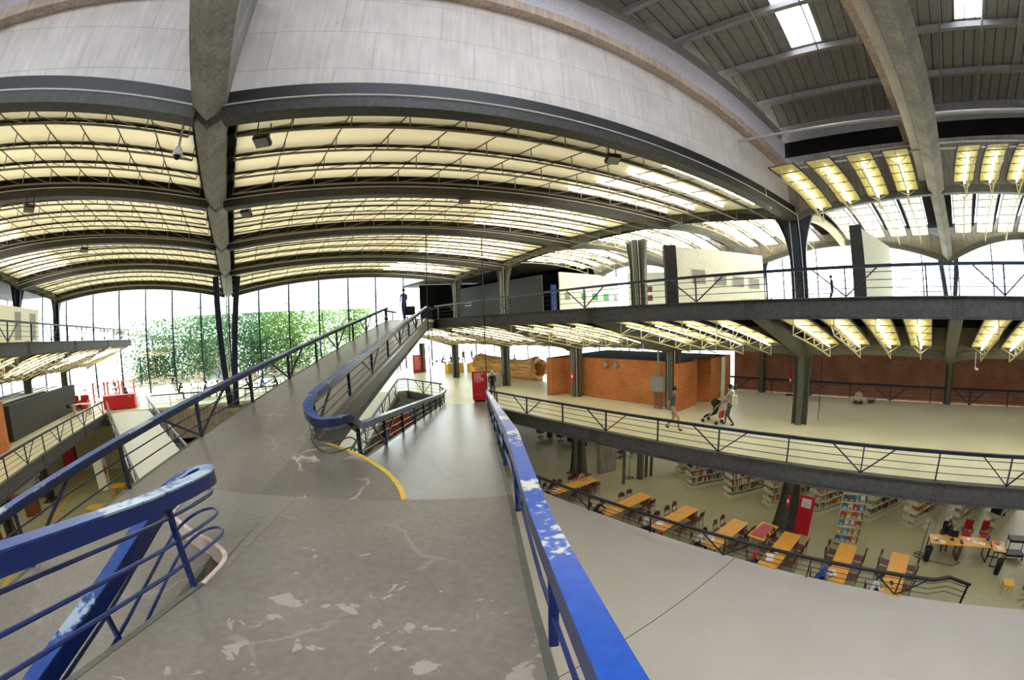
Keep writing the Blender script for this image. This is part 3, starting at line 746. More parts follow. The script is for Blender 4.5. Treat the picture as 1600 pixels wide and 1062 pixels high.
# ---- ceiling strips: panel + lattice truss + lamp tubes
def strip(name, label, cat, C, W, n, panel, truss=.5, tubes=None, group=None, seams=True, chord_mat='cream_steel', lowdetail=False, tm='cream_steel'):
    """C(a), W(a): centre line and half-width vector for a in 0..1"""
    r = thing(name, label, cat, tuple(C(.5)), 0, group)
    m = MB(); vs = []; fs = []
    for i in range(n + 1):
        a = i / n; c = C(a); w2 = W(a)
        vs += [c - w2, c + w2, c + w2 + Vector((0, 0, .02)), c - w2 + Vector((0, 0, .02))]
    for i in range(n): fs += [(i * 4, i * 4 + 4, i * 4 + 5, i * 4 + 1), (i * 4 + 3, i * 4 + 2, i * 4 + 6, i * 4 + 7), (i * 4, i * 4 + 3, i * 4 + 7, i * 4 + 4), (i * 4 + 1, i * 4 + 5, i * 4 + 6, i * 4 + 2)]
    m.add(vs, fs); m.build('panel', panel, r)
    if seams:
        s = MB()
        for i in range(0, n + 1):
            a = i / n; c = C(a) - Vector((0, 0, .012)); s.bar(c - W(a), c + W(a), .03, .022)
        for sg in (-1, 1): s.sweep([C(i / n) + W(i / n) * (sg * 1.02) for i in range(n + 1)], [(-.018, -.03), (.018, -.03), (.018, .03), (-.018, .03)])
        s.build('panel_frame', 'black_paint' if chord_mat != 'cream_steel' else 'rib_steel', r)
    if truss:
        t = MB(); dz = Vector((0, 0, -truss))
        t.sweep([C(i / n) + dz for i in range(n + 1)], [(-.024, -.024), (.024, -.024), (.024, .024), (-.024, .024)])
        for i in range(n + 1):
            a = i / n; c = C(a)
            t.bar(c, c + dz, .026, .026, up=(1, 0, 0))
            if i < n:
                c2 = C((i + 1) / n); t.bar(c + dz, c2 + W((i + 1) / n) * .85, .02, .02); 
                if not lowdetail: t.bar(c + dz, c2 - W((i + 1) / n) * .85, .02, .02)
        t.build('truss', tm, r)
    if tubes:
        a0, a1, k = tubes
        for i in range(k):
            p = C(a0 + (a1 - a0) * (i + .04) / k) - Vector((0, 0, .13)); q = C(a0 + (a1 - a0) * (i + .96) / k) - Vector((0, 0, .13))
            MB().sweep([p, q], [(-.035, -.015), (.035, -.015), (.025, .02), (-.025, .02)]).build('tube_lamp', 'tube_light', r)
    return r
VC = (.17, .39, .61, .83)
bays = ['nearest', 'second', 'third', 'fourth']
for side in (1, -1):
    for k in range(1, 5):
        fa, fb = ribfun(side, k), ribfun(side, k + 1)
        for vi, v in enumerate(VC):
            du0, du1 = .035, .985
            C = lambda a, fa=fa, fb=fb, v=v: fa(du0 + (du1 - du0) * a).lerp(fb(du0 + (du1 - du0) * a), v) + Vector((0, 0, .62))
            hw = .098
            W = lambda a, fa=fa, fb=fb, hw=hw: (fb(du0 + (du1 - du0) * a) - fa(du0 + (du1 - du0) * a)) * hw
            tub = (.66, .95, 4) if side > 0 else ((.72, .95, 3) if k == 3 or k == 2 else None)
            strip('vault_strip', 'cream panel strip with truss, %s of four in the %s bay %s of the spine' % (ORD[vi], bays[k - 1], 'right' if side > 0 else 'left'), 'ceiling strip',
                  C, W, 13, 'vault_panel', .46, tub, 'arched panel strips of the great vault', lowdetail=True, tm='cream_steel_backlit')
        # dark soffit between the strips
        edges = [0.0, .068, .272, .288, .492, .508, .712, .728, .932, 1.0]
        m = MB()
        for e in range(0, 10, 2):
            v0, v1 = edges[e], edges[e + 1]; vs = []; fs = []
            if e == 0: v0 = .04
            for i in range(17):
                u = i / 16
                A_ = fa(u).lerp(fb(u), v0) + Vector((0, 0, .86)); B_ = fa(u).lerp(fb(u), v1) + Vector((0, 0, .86))
                vs += [A_, B_, A_ + Vector((0, 0, .25)), B_ + Vector((0, 0, .25))]
            for i in range(16): fs += [(i * 4, i * 4 + 1, i * 4 + 5, i * 4 + 4), (i * 4 + 2, i * 4 + 6, i * 4 + 7, i * 4 + 3), (i * 4, i * 4 + 4, i * 4 + 6, i * 4 + 2), (i * 4 + 1, i * 4 + 3, i * 4 + 7, i * 4 + 5)]
            m.add(vs, fs)
            for v_ in (v0, v1):
                vs = []
                for i in range(17):
                    u = i / 16; A_ = fa(u).lerp(fb(u), v_); vs += [A_ + Vector((0, 0, .63)), A_ + Vector((0, 0, .9))]
                m.add(vs, [(i * 2, i * 2 + 1, i * 2 + 3, i * 2 + 2) for i in range(16)])
        # sides near spine and column line
        for ua, ub in ((0, .036), (.984, 1.0)):
            q_ = []
            for u, v_ in ((ua, .04), (ub, .04), (ub, 1), (ua, 1)): q_.append(fa(u).lerp(fb(u), v_) + Vector((0, 0, .87)))
            m.add(q_, [(0, 1, 2, 3)]); ue = ub if ua == 0 else ua
            m.add([fa(ue).lerp(fb(ue), .04) + Vector((0, 0, .87)), fb(ue) + Vector((0, 0, .87)), fb(ue) + Vector((0, 0, .64)), fa(ue).lerp(fb(ue), .04) + Vector((0, 0, .64))], [(0, 1, 2, 3)])
        for u in (.0, 1.0):
            A_, B_ = fa(u), fb(u); m.add([A_ + Vector((0, 0, .2)), B_ + Vector((0, 0, .2)), B_ + Vector((0, 0, 1.1)), A_ + Vector((0, 0, 1.1))], [(0, 1, 2, 3)])
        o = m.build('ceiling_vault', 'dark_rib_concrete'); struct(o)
# roof between the last rib and the glass end
m = MB()
for a, b in (((-16.6, 34.2, 9.2), (-1.1, 35.3, 8.9)), ((-1.1, 35.3, 8.9), (17.6, 29.0, 9.1))):
    vs = []
    for i in range(13):
        u = i / 12; p = Vector(a).lerp(Vector(b), u); rs = .85 * 4 * u * (1 - u); vs += [p + Vector((0, 0, rs + .15)), Vector((p.x, 41.2, 10.4)), p + Vector((0, 0, rs + .35)), Vector((p.x, 41.2, 10.6))]
    m.add(vs, [(i * 4, i * 4 + 1, i * 4 + 5, i * 4 + 4) for i in range(12)] + [(i * 4 + 2, i * 4 + 6, i * 4 + 7, i * 4 + 3) for i in range(12)])
struct(m.build('ceiling_end', 'white_paint'))

VC = (.2, .4, .6, .8)
# ---- edge arches over the column lines
def edge_arch(label, p, q, rise, ribmat='green_steel', wall_h=.75, wallmat='brown_concrete', bulge=1.0):
    p = Vector(p); q = Vector(q)
    f = lambda u: p.lerp(q, u) + Vector((0, 0, rise * (4 * u * (1 - u)) ** bulge))
    r = thing('edge_arch', label, 'arch', tuple(f(.5)))
    P = [f(i / 20) for i in range(21)]
    MB().sweep(P, [(-.16, 0), (.16, 0), (.16, .3), (-.16, .3)]).build('steel_flange', ribmat, r)
    MB().sweep(P, [(-.1, .3), (.1, .3), (.1, .3 + wall_h), (-.1, .3 + wall_h)]).build('web_wall', wallmat, r)
    return r
for k in range(1, 5):
    rise = [0, .55, .35, .3, .55][k]
    edge_arch('brown arch joining roof columns on the right, %s along the hall' % ORD[k - 1], (XC, RN[k][0], RN[k][1]), (XC, RN[k + 1][0], RN[k + 1][1]), rise)
    edge_arch('brown arch joining roof columns on the left, %s along the hall' % ORD[k - 1], (XCL, LN[k][0], LN[k][1]), (XCL, LN[k + 1][0], LN[k + 1][1]), .45)
edge_arch('wide brown edge arch at the right of the well, under the lit panels', (XC, 2.7, 8.42), (XC, -10.3, 8.6), .62, wall_h=1.9, bulge=.6)
edge_arch('brown edge arch at the left, beside the viewer', (XCL, 7.4, 8.75), (XCL, -6, 8.75), .5, wall_h=1.9, bulge=.6)

# ---- the light well over the ramps: concrete upstand, ledge, metal band, shed roof
def ztop(x): return 12.98 - .0118 * (x - 3.0) ** 2 if x > 3 else 12.98 - .0128 * (x - 3.0) ** 2
def along_rib(side, k, x):
    f = ribfun(side, k); u = (x - XS) / ((XC if side > 0 else XCL) - XS); return f(u)
for side, xa, xb, nm in ((1, -1.0, 17.4, 'wall_well_right'), (-1, -1.2, -16.4, 'wall_well_left')):
    n = 36; m = MB(); vs = []; fs = []
    for i in range(n + 1):
        x = xa + (xb - xa) * i / n; p = along_rib(side, 1, x); top = ztop(x)
        for dy, z in ((.0, p.z + .70), (.22, p.z + .70), (.22, top), (0, top)): vs.append((x, p.y + dy, z))
    for i in range(n):
        for k in range(4): l = (k + 1) % 4; fs.append((i * 4 + k, i * 4 + 4 + k, i * 4 + 4 + l, i * 4 + l) if side > 0 else (i * 4 + k, i * 4 + l, i * 4 + 4 + l, i * 4 + 4 + k))
    m.add(vs, fs); o = m.build(nm, 'wall_concrete'); struct(o); o['label'] = 'curved pale concrete wall above the nearest roof rib'
    P = [Vector((xa + (xb - xa) * i / n, along_rib(side, 1, xa + (xb - xa) * i / n).y + (-.1), ztop(xa + (xb - xa) * i / n))) for i in range(n + 1)]
    o = MB().sweep(P, [(-.22, 0), (.22, 0), (.22, .34), (-.22, .34)]).build('trim_3' if side > 0 else 'trim_4', 'ledge_concrete'); struct(o)
    P2 = [p + Vector((0, .08, .36)) for p in P]
    o = MB().sweep(P2, [(-.04, 0), (.04, 0), (.04, 1.35), (-.04, 1.35)]).build('trim_5' if side > 0 else 'trim_6', 'lavender_metal'); struct(o)
    P3 = [p + Vector((0, -.02, 1.72)) for p in P]
    o = MB().sweep(P3, [(-.06, 0), (.06, 0), (.06, .38), (-.06, .38)]).build('trim_7' if side > 0 else 'trim_8', 'purlin_steel'); struct(o)
def zroof(x): return ztop(x) + 1.95 + .07 * max(0, x - 6)
# right-hand end wall of the well
wall('wall_well_end', (17.85, 2.9), (17.85, -14), 9.6, 11.45, .2, 'spine_concrete')
wall('wall_well_louvre', (18.0, 2.9), (18.0, -14), 11.45, 12.25, .1, 'dark_void')
wall('wall_well_fascia', (18.1, 2.9), (18.1, -14), 12.25, 13.4, .1, 'shed_metal')
wall('wall_well_near', (-16.6, -13.9), (18, -13.9), 8.5, 15, .2, 'shed_metal')
wall('wall_well_far_left', (-16.6, -14), (-16.6, 7.4), 9.4, 13.5, .2, 'shed_metal')
sky_y = [(0.55, -.45), (-5.5, -6.5), (6.2 - 12, 5.2 - 12)]
XR_ = [-16.5 + 34.6 * i / 30 for i in range(31)]
m = MB()
def inside_sky(x, y):
    return (9.3 < x < 13.7 and (-.45 < y < .75 or -6.95 < y < -5.75)) or (-14 < x < 7 and (-2.1 < y < 3.4 or -7.6 < y < -2.1)) or (-14 < x < 7 and -12 < y < -7.6)  # the wide area overhead is added, out of view, to light the well
ys = sorted(set([5.6 + 0.0, 4.4, 3.4, 2.4, 1.3, .75, -.45, -1.2, -2.1, -3.1, -4.2, -5.75, -6.95, -7.6, -9, -10.5, -12, -13.9, 9.0]))
xs = sorted(set([-16.6, -14, -12, -10, -8, -5.5, -3, -1, 1, 3, 5, 7, 9.3, 11.5, 13.7, 14.5, 16, 17.2, 18.2]))
op = []
for i in range(len(xs) - 1):
    for j in range(len(ys) - 1):
        x0, x1, y0, y1 = xs[i], xs[i + 1], ys[j], ys[j + 1]; cx_, cy_ = (x0 + x1) / 2, (y0 + y1) / 2
        quad = [(x0, y0, zroof(x0)), (x1, y0, zroof(x1)), (x1, y1, zroof(x1)), (x0, y1, zroof(x0))]
        if inside_sky(cx_, cy_): op.append(quad)
        else: m.add(quad + [(a, b, c + .08) for a, b, c in quad], [(3, 2, 1, 0), (4, 5, 6, 7), (0, 1, 5, 4), (2, 3, 7, 6), (1, 2, 6, 5), (3, 0, 4, 7)])
struct(m.build('ceiling_shed', 'shed_metal'))
m = MB()
for q in op: m.add([(a, b, c + .03) for a, b, c in q] + [(a, b, c + .05) for a, b, c in q], [(3, 2, 1, 0), (4, 5, 6, 7)])
sk = m.build('window_1', 'skylight_panel'); struct(sk); sk['label'] = 'white skylight panels in the metal shed roof, some added to light the well'
for i, x in enumerate([-14, -11.5, -9.2, -6.9, -4.6, -2.3, 0, 2.3, 4.6, 6.9, 9.2, 11.45, 13.8, 16.1]):
    p = MB(); p.bar((x, 5.2, zroof(x) - .16), (x, -13.8, zroof(x) - .16), .09, .26); p.bar((x, 5.2, zroof(x) - .29), (x, -13.8, zroof(x) - .29), .2, .02)
    tag(p.build('roof_purlin', 'purlin_steel'), 'grey steel purlin under the metal shed roof', 'purlin', 'purlins under the metal shed roof')
for y in (3.1, 1.45, -.2, -1.8, -3.4, -5.0, -6.7, -8.3):
    p = MB(); P = [Vector((x, y, zroof(x) - .33)) for x in (-16, -12, -8, -4, 0, 4, 8, 10, 12, 14, 16, 17.8)]
    p.sweep(P, [(-.025, -.05), (.025, -.05), (.025, .03), (-.025, .03)]); tag(p.build('sag_rod', 'purlin_steel'), 'thin grey tie running under the purlins of the shed roof', 'tie', 'ties under the metal shed roof')
p = MB()
for i in range(40):
    y = 4.9 - i * .46
    p.sweep([Vector((x, y, zroof(x) - .012)) for x in (5, 7, 9, 11, 13, 15, 17, 18)], [(-.012, -.012), (.012, -.012), (.012, .012), (-.012, .012)])
struct(p.build('trim_9', 'rib_steel'))

# strips hung along the right side of the well
def line_strip(label, a, b, hw, panel, n=5, truss=.55, tubes=(.18, .98, 3), group=None, name='panel_light', bow=.12):
    a = Vector(a); b = Vector(b)
    C = lambda t: a.lerp(b, t) + Vector((0, 0, bow * 4 * t * (1 - t)))
    W = lambda t: Vector((hw * .06, hw, 0))
    return strip(name, label, 'ceiling light', C, W, n, panel, truss, tubes, group)
ysr = [1.33, .08, -1.16, -2.43]
for i, y in enumerate(ysr):
    line_strip('yellow panel light with a white tube beside the well, %s from the big dark column' % ORD[i], (14.15, [2.37, 1.0, -.5, -1.85][i], 9.82), (17.1, y, [8.85, 9.02, 9.14, 9.24][i]), .46, 'lamp_panel', group='panel lights left of the pale cross beam')
for i, y in enumerate([-4.9, -6.05, -7.3, -8.6]):
    line_strip('half lit panel light right of the pale cross beam, %s from the beam' % ORD[i], (14.3, y + .22, 9.82), (17.0, y, 9.42), .44, 'lamp_panel', group='panel lights right of the pale cross beam')
for dy in (0, .16):
    q = MB(); q.tube([(13.9, 3.75, 10.94 + dy * .2), (14.0 + dy, -2.7, 10.87), (14.0 + dy, -9, 10.8)], .045, 8)
    tag(q.build('ceiling_pipe', 'galv_pipe'), 'long pale pipe across the well, one of a pair', 'pipe', 'pair of pale pipes across the well')
for z in (9.95, 9.75):
    q = MB(); q.tube([(14.6, 2.6, z), (14.6, -3.2, z + .12), (14.6, -10, z)], .03, 6)
    tag(q.build('hanging_rail', 'galv_pipe'), 'thin rail behind the hanging yellow panel lights', 'rail', 'rails carrying the yellow panel lights')

# ---- outer roof on the right, behind the edge arches: white daylight strips
ON = [(-12, 8.2), (-5.3, 7.5), (1.0, 8.5), (6.2, 7.6), (12.4, 8.2), (19, 8.2), (26, 8.2)]
innr = [(-10.3, 9.3), (-3.75, 9.35), (2.7, 9.2), (9.1, 9.5), (15.75, 9.4), (22.3, 9.1), (29, 9)]
for k in range(5):
    i0, i1 = innr[k], innr[k + 1]
    for vi, v in enumerate(VC):
        a = Vector((17.85, i0[0] + (i1[0] - i0[0]) * v, i0[1] + (i1[1] - i0[1]) * v + .12)); 
        b = Vector((24.0, a.y - 1.3, 8.75 if k != 1 else 8.7))
        line_strip('bright white ceiling strip behind the right columns, %s of the %s group' % (ORD[vi], ORD[k]), a, b, .5, 'white_vault_panel' if k < 4 else 'vault_panel', 6, .45, (.08, .95, 3) if k >= 2 else None, 'white daylight strips over the right gallery', 'daylight_strip', .25)  # tubes from the third group on are added to brighten the exhibition walls
    edges = [0.0, .115, .285, .315, .485, .515, .685, .715, .885, 1.0]
    m = MB()
    for e in range(0, 10, 2):
        q = []
        for v in (edges[e], edges[e + 1]):
            y = i0[0] + (i1[0] - i0[0]) * v; z = i0[1] + (i1[1] - i0[1]) * v + .5; q += [(17.7, y, z), (24.4, y - 1.35, 9.1)]
        m.add(q + [(a, b, c + .2) for a, b, c in q], [(0, 1, 3, 2), (4, 6, 7, 5), (0, 4, 5, 1), (2, 3, 7, 6)])
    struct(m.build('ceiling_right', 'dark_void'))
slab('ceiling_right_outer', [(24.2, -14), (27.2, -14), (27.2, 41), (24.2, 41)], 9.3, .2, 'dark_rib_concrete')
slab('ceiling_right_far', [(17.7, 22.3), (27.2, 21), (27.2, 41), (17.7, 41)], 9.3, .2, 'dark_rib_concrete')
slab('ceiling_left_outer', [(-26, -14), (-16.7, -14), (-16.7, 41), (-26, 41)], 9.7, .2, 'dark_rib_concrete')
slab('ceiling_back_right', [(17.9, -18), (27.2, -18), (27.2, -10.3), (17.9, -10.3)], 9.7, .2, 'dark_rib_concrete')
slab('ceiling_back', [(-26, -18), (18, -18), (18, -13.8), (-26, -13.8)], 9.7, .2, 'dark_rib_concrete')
for a, b, rs, lab in (((24.3, -5.3, 7.2), (24.3, 6.2, 7.6), 1.0, 'low brown arch in front of the far right windows, left of the far V column'), ((24.3, -14, 7.6), (24.3, -5.3, 7.2), 1.0, 'low brown arch in front of the far right windows, right of the far V column'),
                      ((24.3, 6.2, 7.6), (24.3, 12.4, 7.8), .7, 'low brown arch before the right windows, behind the black pier'), ((24.3, 12.4, 7.8), (24.3, 19, 7.8), .7, 'low brown arch at the far side, behind the white exhibition walls')):
    edge_arch(lab, a, b, rs, wall_h=.9)
rib('pale rib from the big dark column to the right windows', lambda u: Vector((17.6, 2.7, 8.42)).lerp(Vector((24.3, .9, 8.35)), u) + Vector((0, 0, .6 * 4 * u * (1 - u))), .3, .3, .3, 0, ('cream_steel', 'brown_concrete'))
rib('rib from the second column to the right windows', lambda u: Vector((17.6, 9.1, 9.0)).lerp(Vector((24.3, 6.2, 7.6)), u) + Vector((0, 0, .5 * 4 * u * (1 - u))), .3, .3, .3, 0, ('green_steel', 'brown_concrete'))
rib('rib from the third column towards the dark exhibition wall', lambda u: Vector((17.6, 15.75, 8.9)).lerp(Vector((24.3, 12.4, 7.8)), u) + Vector((0, 0, .5 * 4 * u * (1 - u))), .3, .3, .3, 0, ('green_steel', 'brown_concrete'))

# ================================================================== CEILINGS UNDER THE UPPER GALLERIES
CR = [(-17, 1), (-10.4, 1), (-3.8, 0), (2.7, 1), (9.3, 1), (16.1, 1), (22.5, 1), (30.0, 1)]
CLf = [(2.3, 1), (8.9, 1), (15.5, 1), (22.0, 1), (28.4, 1), (35.1, 1), (41.2, 1)]
def under(cols, xe, xc, dy, ztop_, side, lab, skip_tubes=False):
    for k, (yc, hascol) in enumerate(cols):
        e = Vector((xe, yc + dy, ztop_ - .62)); c = Vector((xc, yc, ztop_ - 2.3))
        if k > 0:
            vb = thing('gallery_rib', 'tapering V-shaped rib under the %s gallery, %s along it' % (lab, ORD[k - 1]), 'rib', tuple((e + c) / 2))
            MB().sweep([e + (c - e) * i / 6 for i in range(7)], [(0, 0), (.22, .2), (.22, .62), (-.22, .62), (-.22, .2)]).build('soffit', 'green_steel', vb)
        if k == len(cols) - 1: break
        y2 = cols[k + 1][0]
        for vi, v in enumerate(VC):
            ya = yc + (y2 - yc) * v
            a = (xe + side * .12, ya + dy * .95, ztop_ - .58); b = (xc - side * .3, ya, ztop_ - 1.62)
            line_strip('yellow panel strip with tube lamps under the %s gallery, %s of bay %s' % (lab, ORD[vi], ORD[k]), a, b, .45, 'lamp_panel', 4, .5, None if skip_tubes else (.06, .97, 3), 'panel lights under the %s gallery' % lab, 'panel_light', .04)
        # dark soffit above strips and the brown end wall over the arch
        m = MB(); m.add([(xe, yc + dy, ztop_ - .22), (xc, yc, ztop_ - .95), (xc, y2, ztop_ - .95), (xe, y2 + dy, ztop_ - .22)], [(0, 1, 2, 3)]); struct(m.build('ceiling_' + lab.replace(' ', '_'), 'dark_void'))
        edge_arch('low arch between gallery columns under the %s gallery, %s along it' % (lab, ORD[k]), (xc, yc, ztop_ - 2.32), (xc, y2, ztop_ - 2.32), .3, wall_h=.95, bulge=.35)
under(CR, XR, XC, .85, ZU, 1, 'upper right')
under(CLf, XL, XCL, -1.8, ZU, -1, 'upper left')
# beyond the column line the right ceiling rises again to the back wall
for k in range(1, 7):
    yc, y2 = CR[k][0], CR[k + 1][0]
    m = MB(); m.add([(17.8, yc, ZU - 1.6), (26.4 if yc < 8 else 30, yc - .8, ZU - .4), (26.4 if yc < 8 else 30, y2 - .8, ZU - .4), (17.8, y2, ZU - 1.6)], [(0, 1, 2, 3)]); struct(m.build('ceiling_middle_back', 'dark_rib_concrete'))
slab('ceiling_middle_far', [(17, 30), (30, 29), (30, 41.3), (12, 41.3)], ZU - .5, .1, 'white_paint')
slab('ceiling_middle_left', [(-17, -18), (-17, 41), (-26, 41), (-26, -18)], ZU - .5, .1, 'dark_rib_concrete')

# ================================================================== COLUMNS
def column(label, x, y, z0, z1, ftop=0, fbot=0, hw=.3, mat='green_steel', pipes=False, plinth=True, conc=None):
    r = thing('steel_column', label, 'column', (x, y, z0)); H = z1 - z0
    def off(z):
        u = (z - z0) / H; o = hw
        if ftop: o += ftop * max(0, (u - .45) / .55) ** 2
        if fbot: o += fbot * max(0, (.6 - u) / .6) ** 1.3
        return o
    n = 10; zs = [z0 + H * i / n for i in range(n + 1)]
    for sg in (-1, 1):
        MB().sweep([(x, y + sg * off(z), z) for z in zs], [(-.13, -.02), (.13, -.02), (.13, .02), (-.13, .02)], up=(0, 1, 0)).build('flange', mat, r)
        MB().sweep([(x + sg * .26, y, z) for z in zs], [(-.02, -.13), (.02, -.13), (.02, .13), (-.02, .13)], up=(0, 1, 0)).build('flange', mat, r)
    m = MB(); vs = []
    for z in zs: o = off(z); vs += [(x - .02, y - o, z), (x - .02, y + o, z), (x + .02, y + o, z), (x + .02, y - o, z)]
    fs = []
    for i in range(n):
        for k in range(4): l = (k + 1) % 4; fs.append((i * 4 + k, i * 4 + l, i * 4 + 4 + l, i * 4 + 4 + k))
    m.add(vs, fs); m.box((x, y, (z0 + z1) / 2), (.52, .04, H)); m.build('web', mat, r)
    if plinth: MB().box((x, y, z0 + .03), (.8, 2 * (hw + fbot) + .16, .06)).build('base_plate', mat, r)
    if pipes:
        for sg in (-1, 1):
            MB().tube([(x - .2, y + sg * .2, z0), (x - .2, y + sg * .2, z1)], .03, 6).build('downpipe', 'galv_pipe', r)
    return r
for i, (y, z) in enumerate(RN[1:], 1):
    if i in (2, 3): continue
    column('dark roof column on the upper right gallery, %s from the viewer' % ORD[i - 1], XC, y, ZU, z + .3, .5, 0, .34, 'navy_steel' if i < 3 else 'green_steel', True, False)
for i, y in enumerate([-10.4, 2.65, 9.1, 15.6, 22.45, 29.6, 36.2]):
    column('green-grey steel column of the middle right gallery, %s' % ['behind the viewer', 'nearest and largest', 'beside the grey electrical box', 'carrying a fire extinguisher at the brick corner', 'beside the great log and the bin', 'by the far red banner', 'at the far end'][i], XC, y, ZM, ZU - 2.1, .1, 0, .32, 'green_steel', i in (2, 3), False)
for i, y in enumerate([-10.4, 2.6, 9.0, 15.5, 22.6]):
    if y == 9.0: continue
    column('column flaring at its foot in the library, %s' % ['behind the viewer', 'beside the red panel', '', 'behind the first study table', 'half hidden by the blue rail'][i], XC, y, ZL, -.3, 0, .26, .36, 'green_steel', False, True)
for i, (y, z) in enumerate(LN[1:], 1):
    column('dark column on the left upper gallery, %s along it' % ORD[i - 1], XCL, y, ZU, z + .3, .5, 0, .34, 'navy_steel', False, False)
for i, y in enumerate([8.9, 15.5, 22.0, 28.4, 35.1]):
    column('dark column of the left middle gallery, %s along it' % ORD[i], XCL, y, ZM, ZU - 2.1, 0, 0, .3, 'green_steel', False, False)
for i, y in enumerate([8.9, 15.5, 22.0, 28.4]):
    column('dark column standing in the left library, %s along it' % ORD[i], XCL, y, ZL, -.3, 0, .2, .3, 'dark_rib_concrete', False, True)
column('large grey column on the upper gallery between the green pictures and the black end pier', 19.6, 12.25, ZU, 9.2, .2, 0, .48, 'green_steel', True, False)
def vcolumn(label, x, y, z0, z1, sp, mat='navy_steel', w_=.42, ang=(1, 0)):
    r = thing('v_column', label, 'column', (x, y, z0))
    for sg in (-1, 1):
        MB().bar((x + sg * .22 * ang[0], y + sg * .22 * ang[1], z0 + .1), (x + sg * sp * ang[0], y + sg * sp * ang[1], z1), w_, w_, up=(0, 1, 0) if ang[0] else (1, 0, 0)).build('strut', mat, r)
    MB().tube([(x, y - .05, z0), (x, y - .05, z1)], .045, 6).build('downpipe', 'galv_pipe', r)
    MB().box((x, y, z0 + .05), (1.25, .8, .12)).build('base_plate', 'green_steel', r)
    return r
vcolumn('pair of splayed dark struts under the central spine by the glass end', -1.05, 29.35, -.12, 8.75, .8)
pd = MB().box((-1.05, 29.9, -.3), (1.3, 1.9, .24)).build('wall_bracket', 'podium_concrete'); struct(pd)
vcolumn('pair of splayed dark struts before the right windows', 24.3, -5.3, ZU, 7.5, .5, ang=(0, 1), w_=.26)
column('dark column far back at the middle gallery, left of the seated girl', 24.4, 6.2, ZM, ZU - .6, 0, 0, .2, 'green_steel', False, False)
column('dark column at the back rail of the middle gallery, right of the seated girl', 24.4, -5.3, ZM, ZU - .6, 0, 0, .2, 'green_steel', False, False)
column('dark column far back on the upper gallery by the windows', 24.3, 6.2, ZU, 7.8, .3, 0, .25, 'navy_steel', True, False)
column('dark column further back on the upper gallery by the pictures', 24.3, 12.4, ZU, 8.0, .3, 0, .25, 'navy_steel', False, False)

# ================================================================== GLASS ENDS
GY = 41.0
def glasswall(name, a, b, z0, z1, xs_, cross, label, mull=.07, whitish_z=None):
    a = Vector(a); b = Vector(b); d = (b - a).normalized(); n = Vector((-d.y, d.x, 0))
    r = thing(name, label, None, (a.x, a.y, z0)); del r['label']; r['label'] = label; r['kind'] = 'structure'
    for x in xs_:
        p = a + d * x; MB().bar((p.x, p.y, z0), (p.x, p.y, z1), mull, .14, up=tuple(n)).build('mullion', 'navy_steel', r)
        m = MB()
        for z in cross:
            c = p - n * .0; m.bar(c - d * .38 + Vector((0, 0, z)), c + d * .38 + Vector((0, 0, z)), .04, .05)
        if cross: m.build('clamp_arm', 'navy_steel', r)
    for i in range(len(xs_) - 1):
        p = a + d * (xs_[i] + .03); q = a + d * (xs_[i + 1] - .03)
        zf_ = whitish_z or z1
        MB().bar((p.x, p.y, (z0 + zf_) / 2), (q.x, q.y, (z0 + zf_) / 2), .012, zf_ - z0).build('glass_pane', 'window_glass', r)
        if whitish_z: MB().bar((p.x, p.y, (zf_ + .03 + z1) / 2), (q.x, q.y, (zf_ + .03 + z1) / 2), .012, z1 - zf_ - .03).build('whitish_pane', 'whitish_glass', r)
    return r
mx = []
for px in range(0): pass
MX = [-27.5, -24.5, -21.6, -18.7, -15.6, -12.7, -9.85, -7.05, -4.13, -1.25, 1.83, 4.94, 8.13, 11.35, 14.5, 17.85, 21.2, 24.5, 27.5]
glasswall('window_2', (-28, GY, 0), (30, GY, 0), 0.02, 10.4, [x + 28 for x in MX], (1.9, 3.9, 5.8, 7.6), 'tall glass wall closing the far end of the hall', .15, 6.85)
glasswall('window_3', (26.9, 20, 0), (26.9, -17, 0), ZU, 9.3, [20 - y for y in (19, 16, 13, 10.5, 8.1, 5.25, 2.9, .5, -1.85, -4.1, -6.5, -8.9, -11.3, -13.7, -16)], (), 'bright windows behind the upper right gallery')
glasswall('window_4', (30, 9, 0), (30, 41, 0), 0, ZU - .4, [.5, 4, 7.5, 11, 14.5, 18, 21.5, 25, 28.5, 31.5], (), 'bright windows at the far side of the middle gallery')
glasswall('window_5', (-26, 31.2, 0), (-26, 41, 0), 0, 9.5, [.1, 3, 6, 9.5], (), 'glass at the left end of the hall')
# hanging rods of the ramps
for (x, y, z0, lab) in ((6.2, 12.6, 0, 'left'), (8.1, 11.3, 0, 'right')):
    pass
def rod(label, p, z0, z1, r_=.022, mat='black_paint'):
    o = MB().tube([(p[0], p[1], z0), (p[0], p[1], z1)], r_, 6).build('hanging_rod', mat); tag(o, label, 'rod'); return o
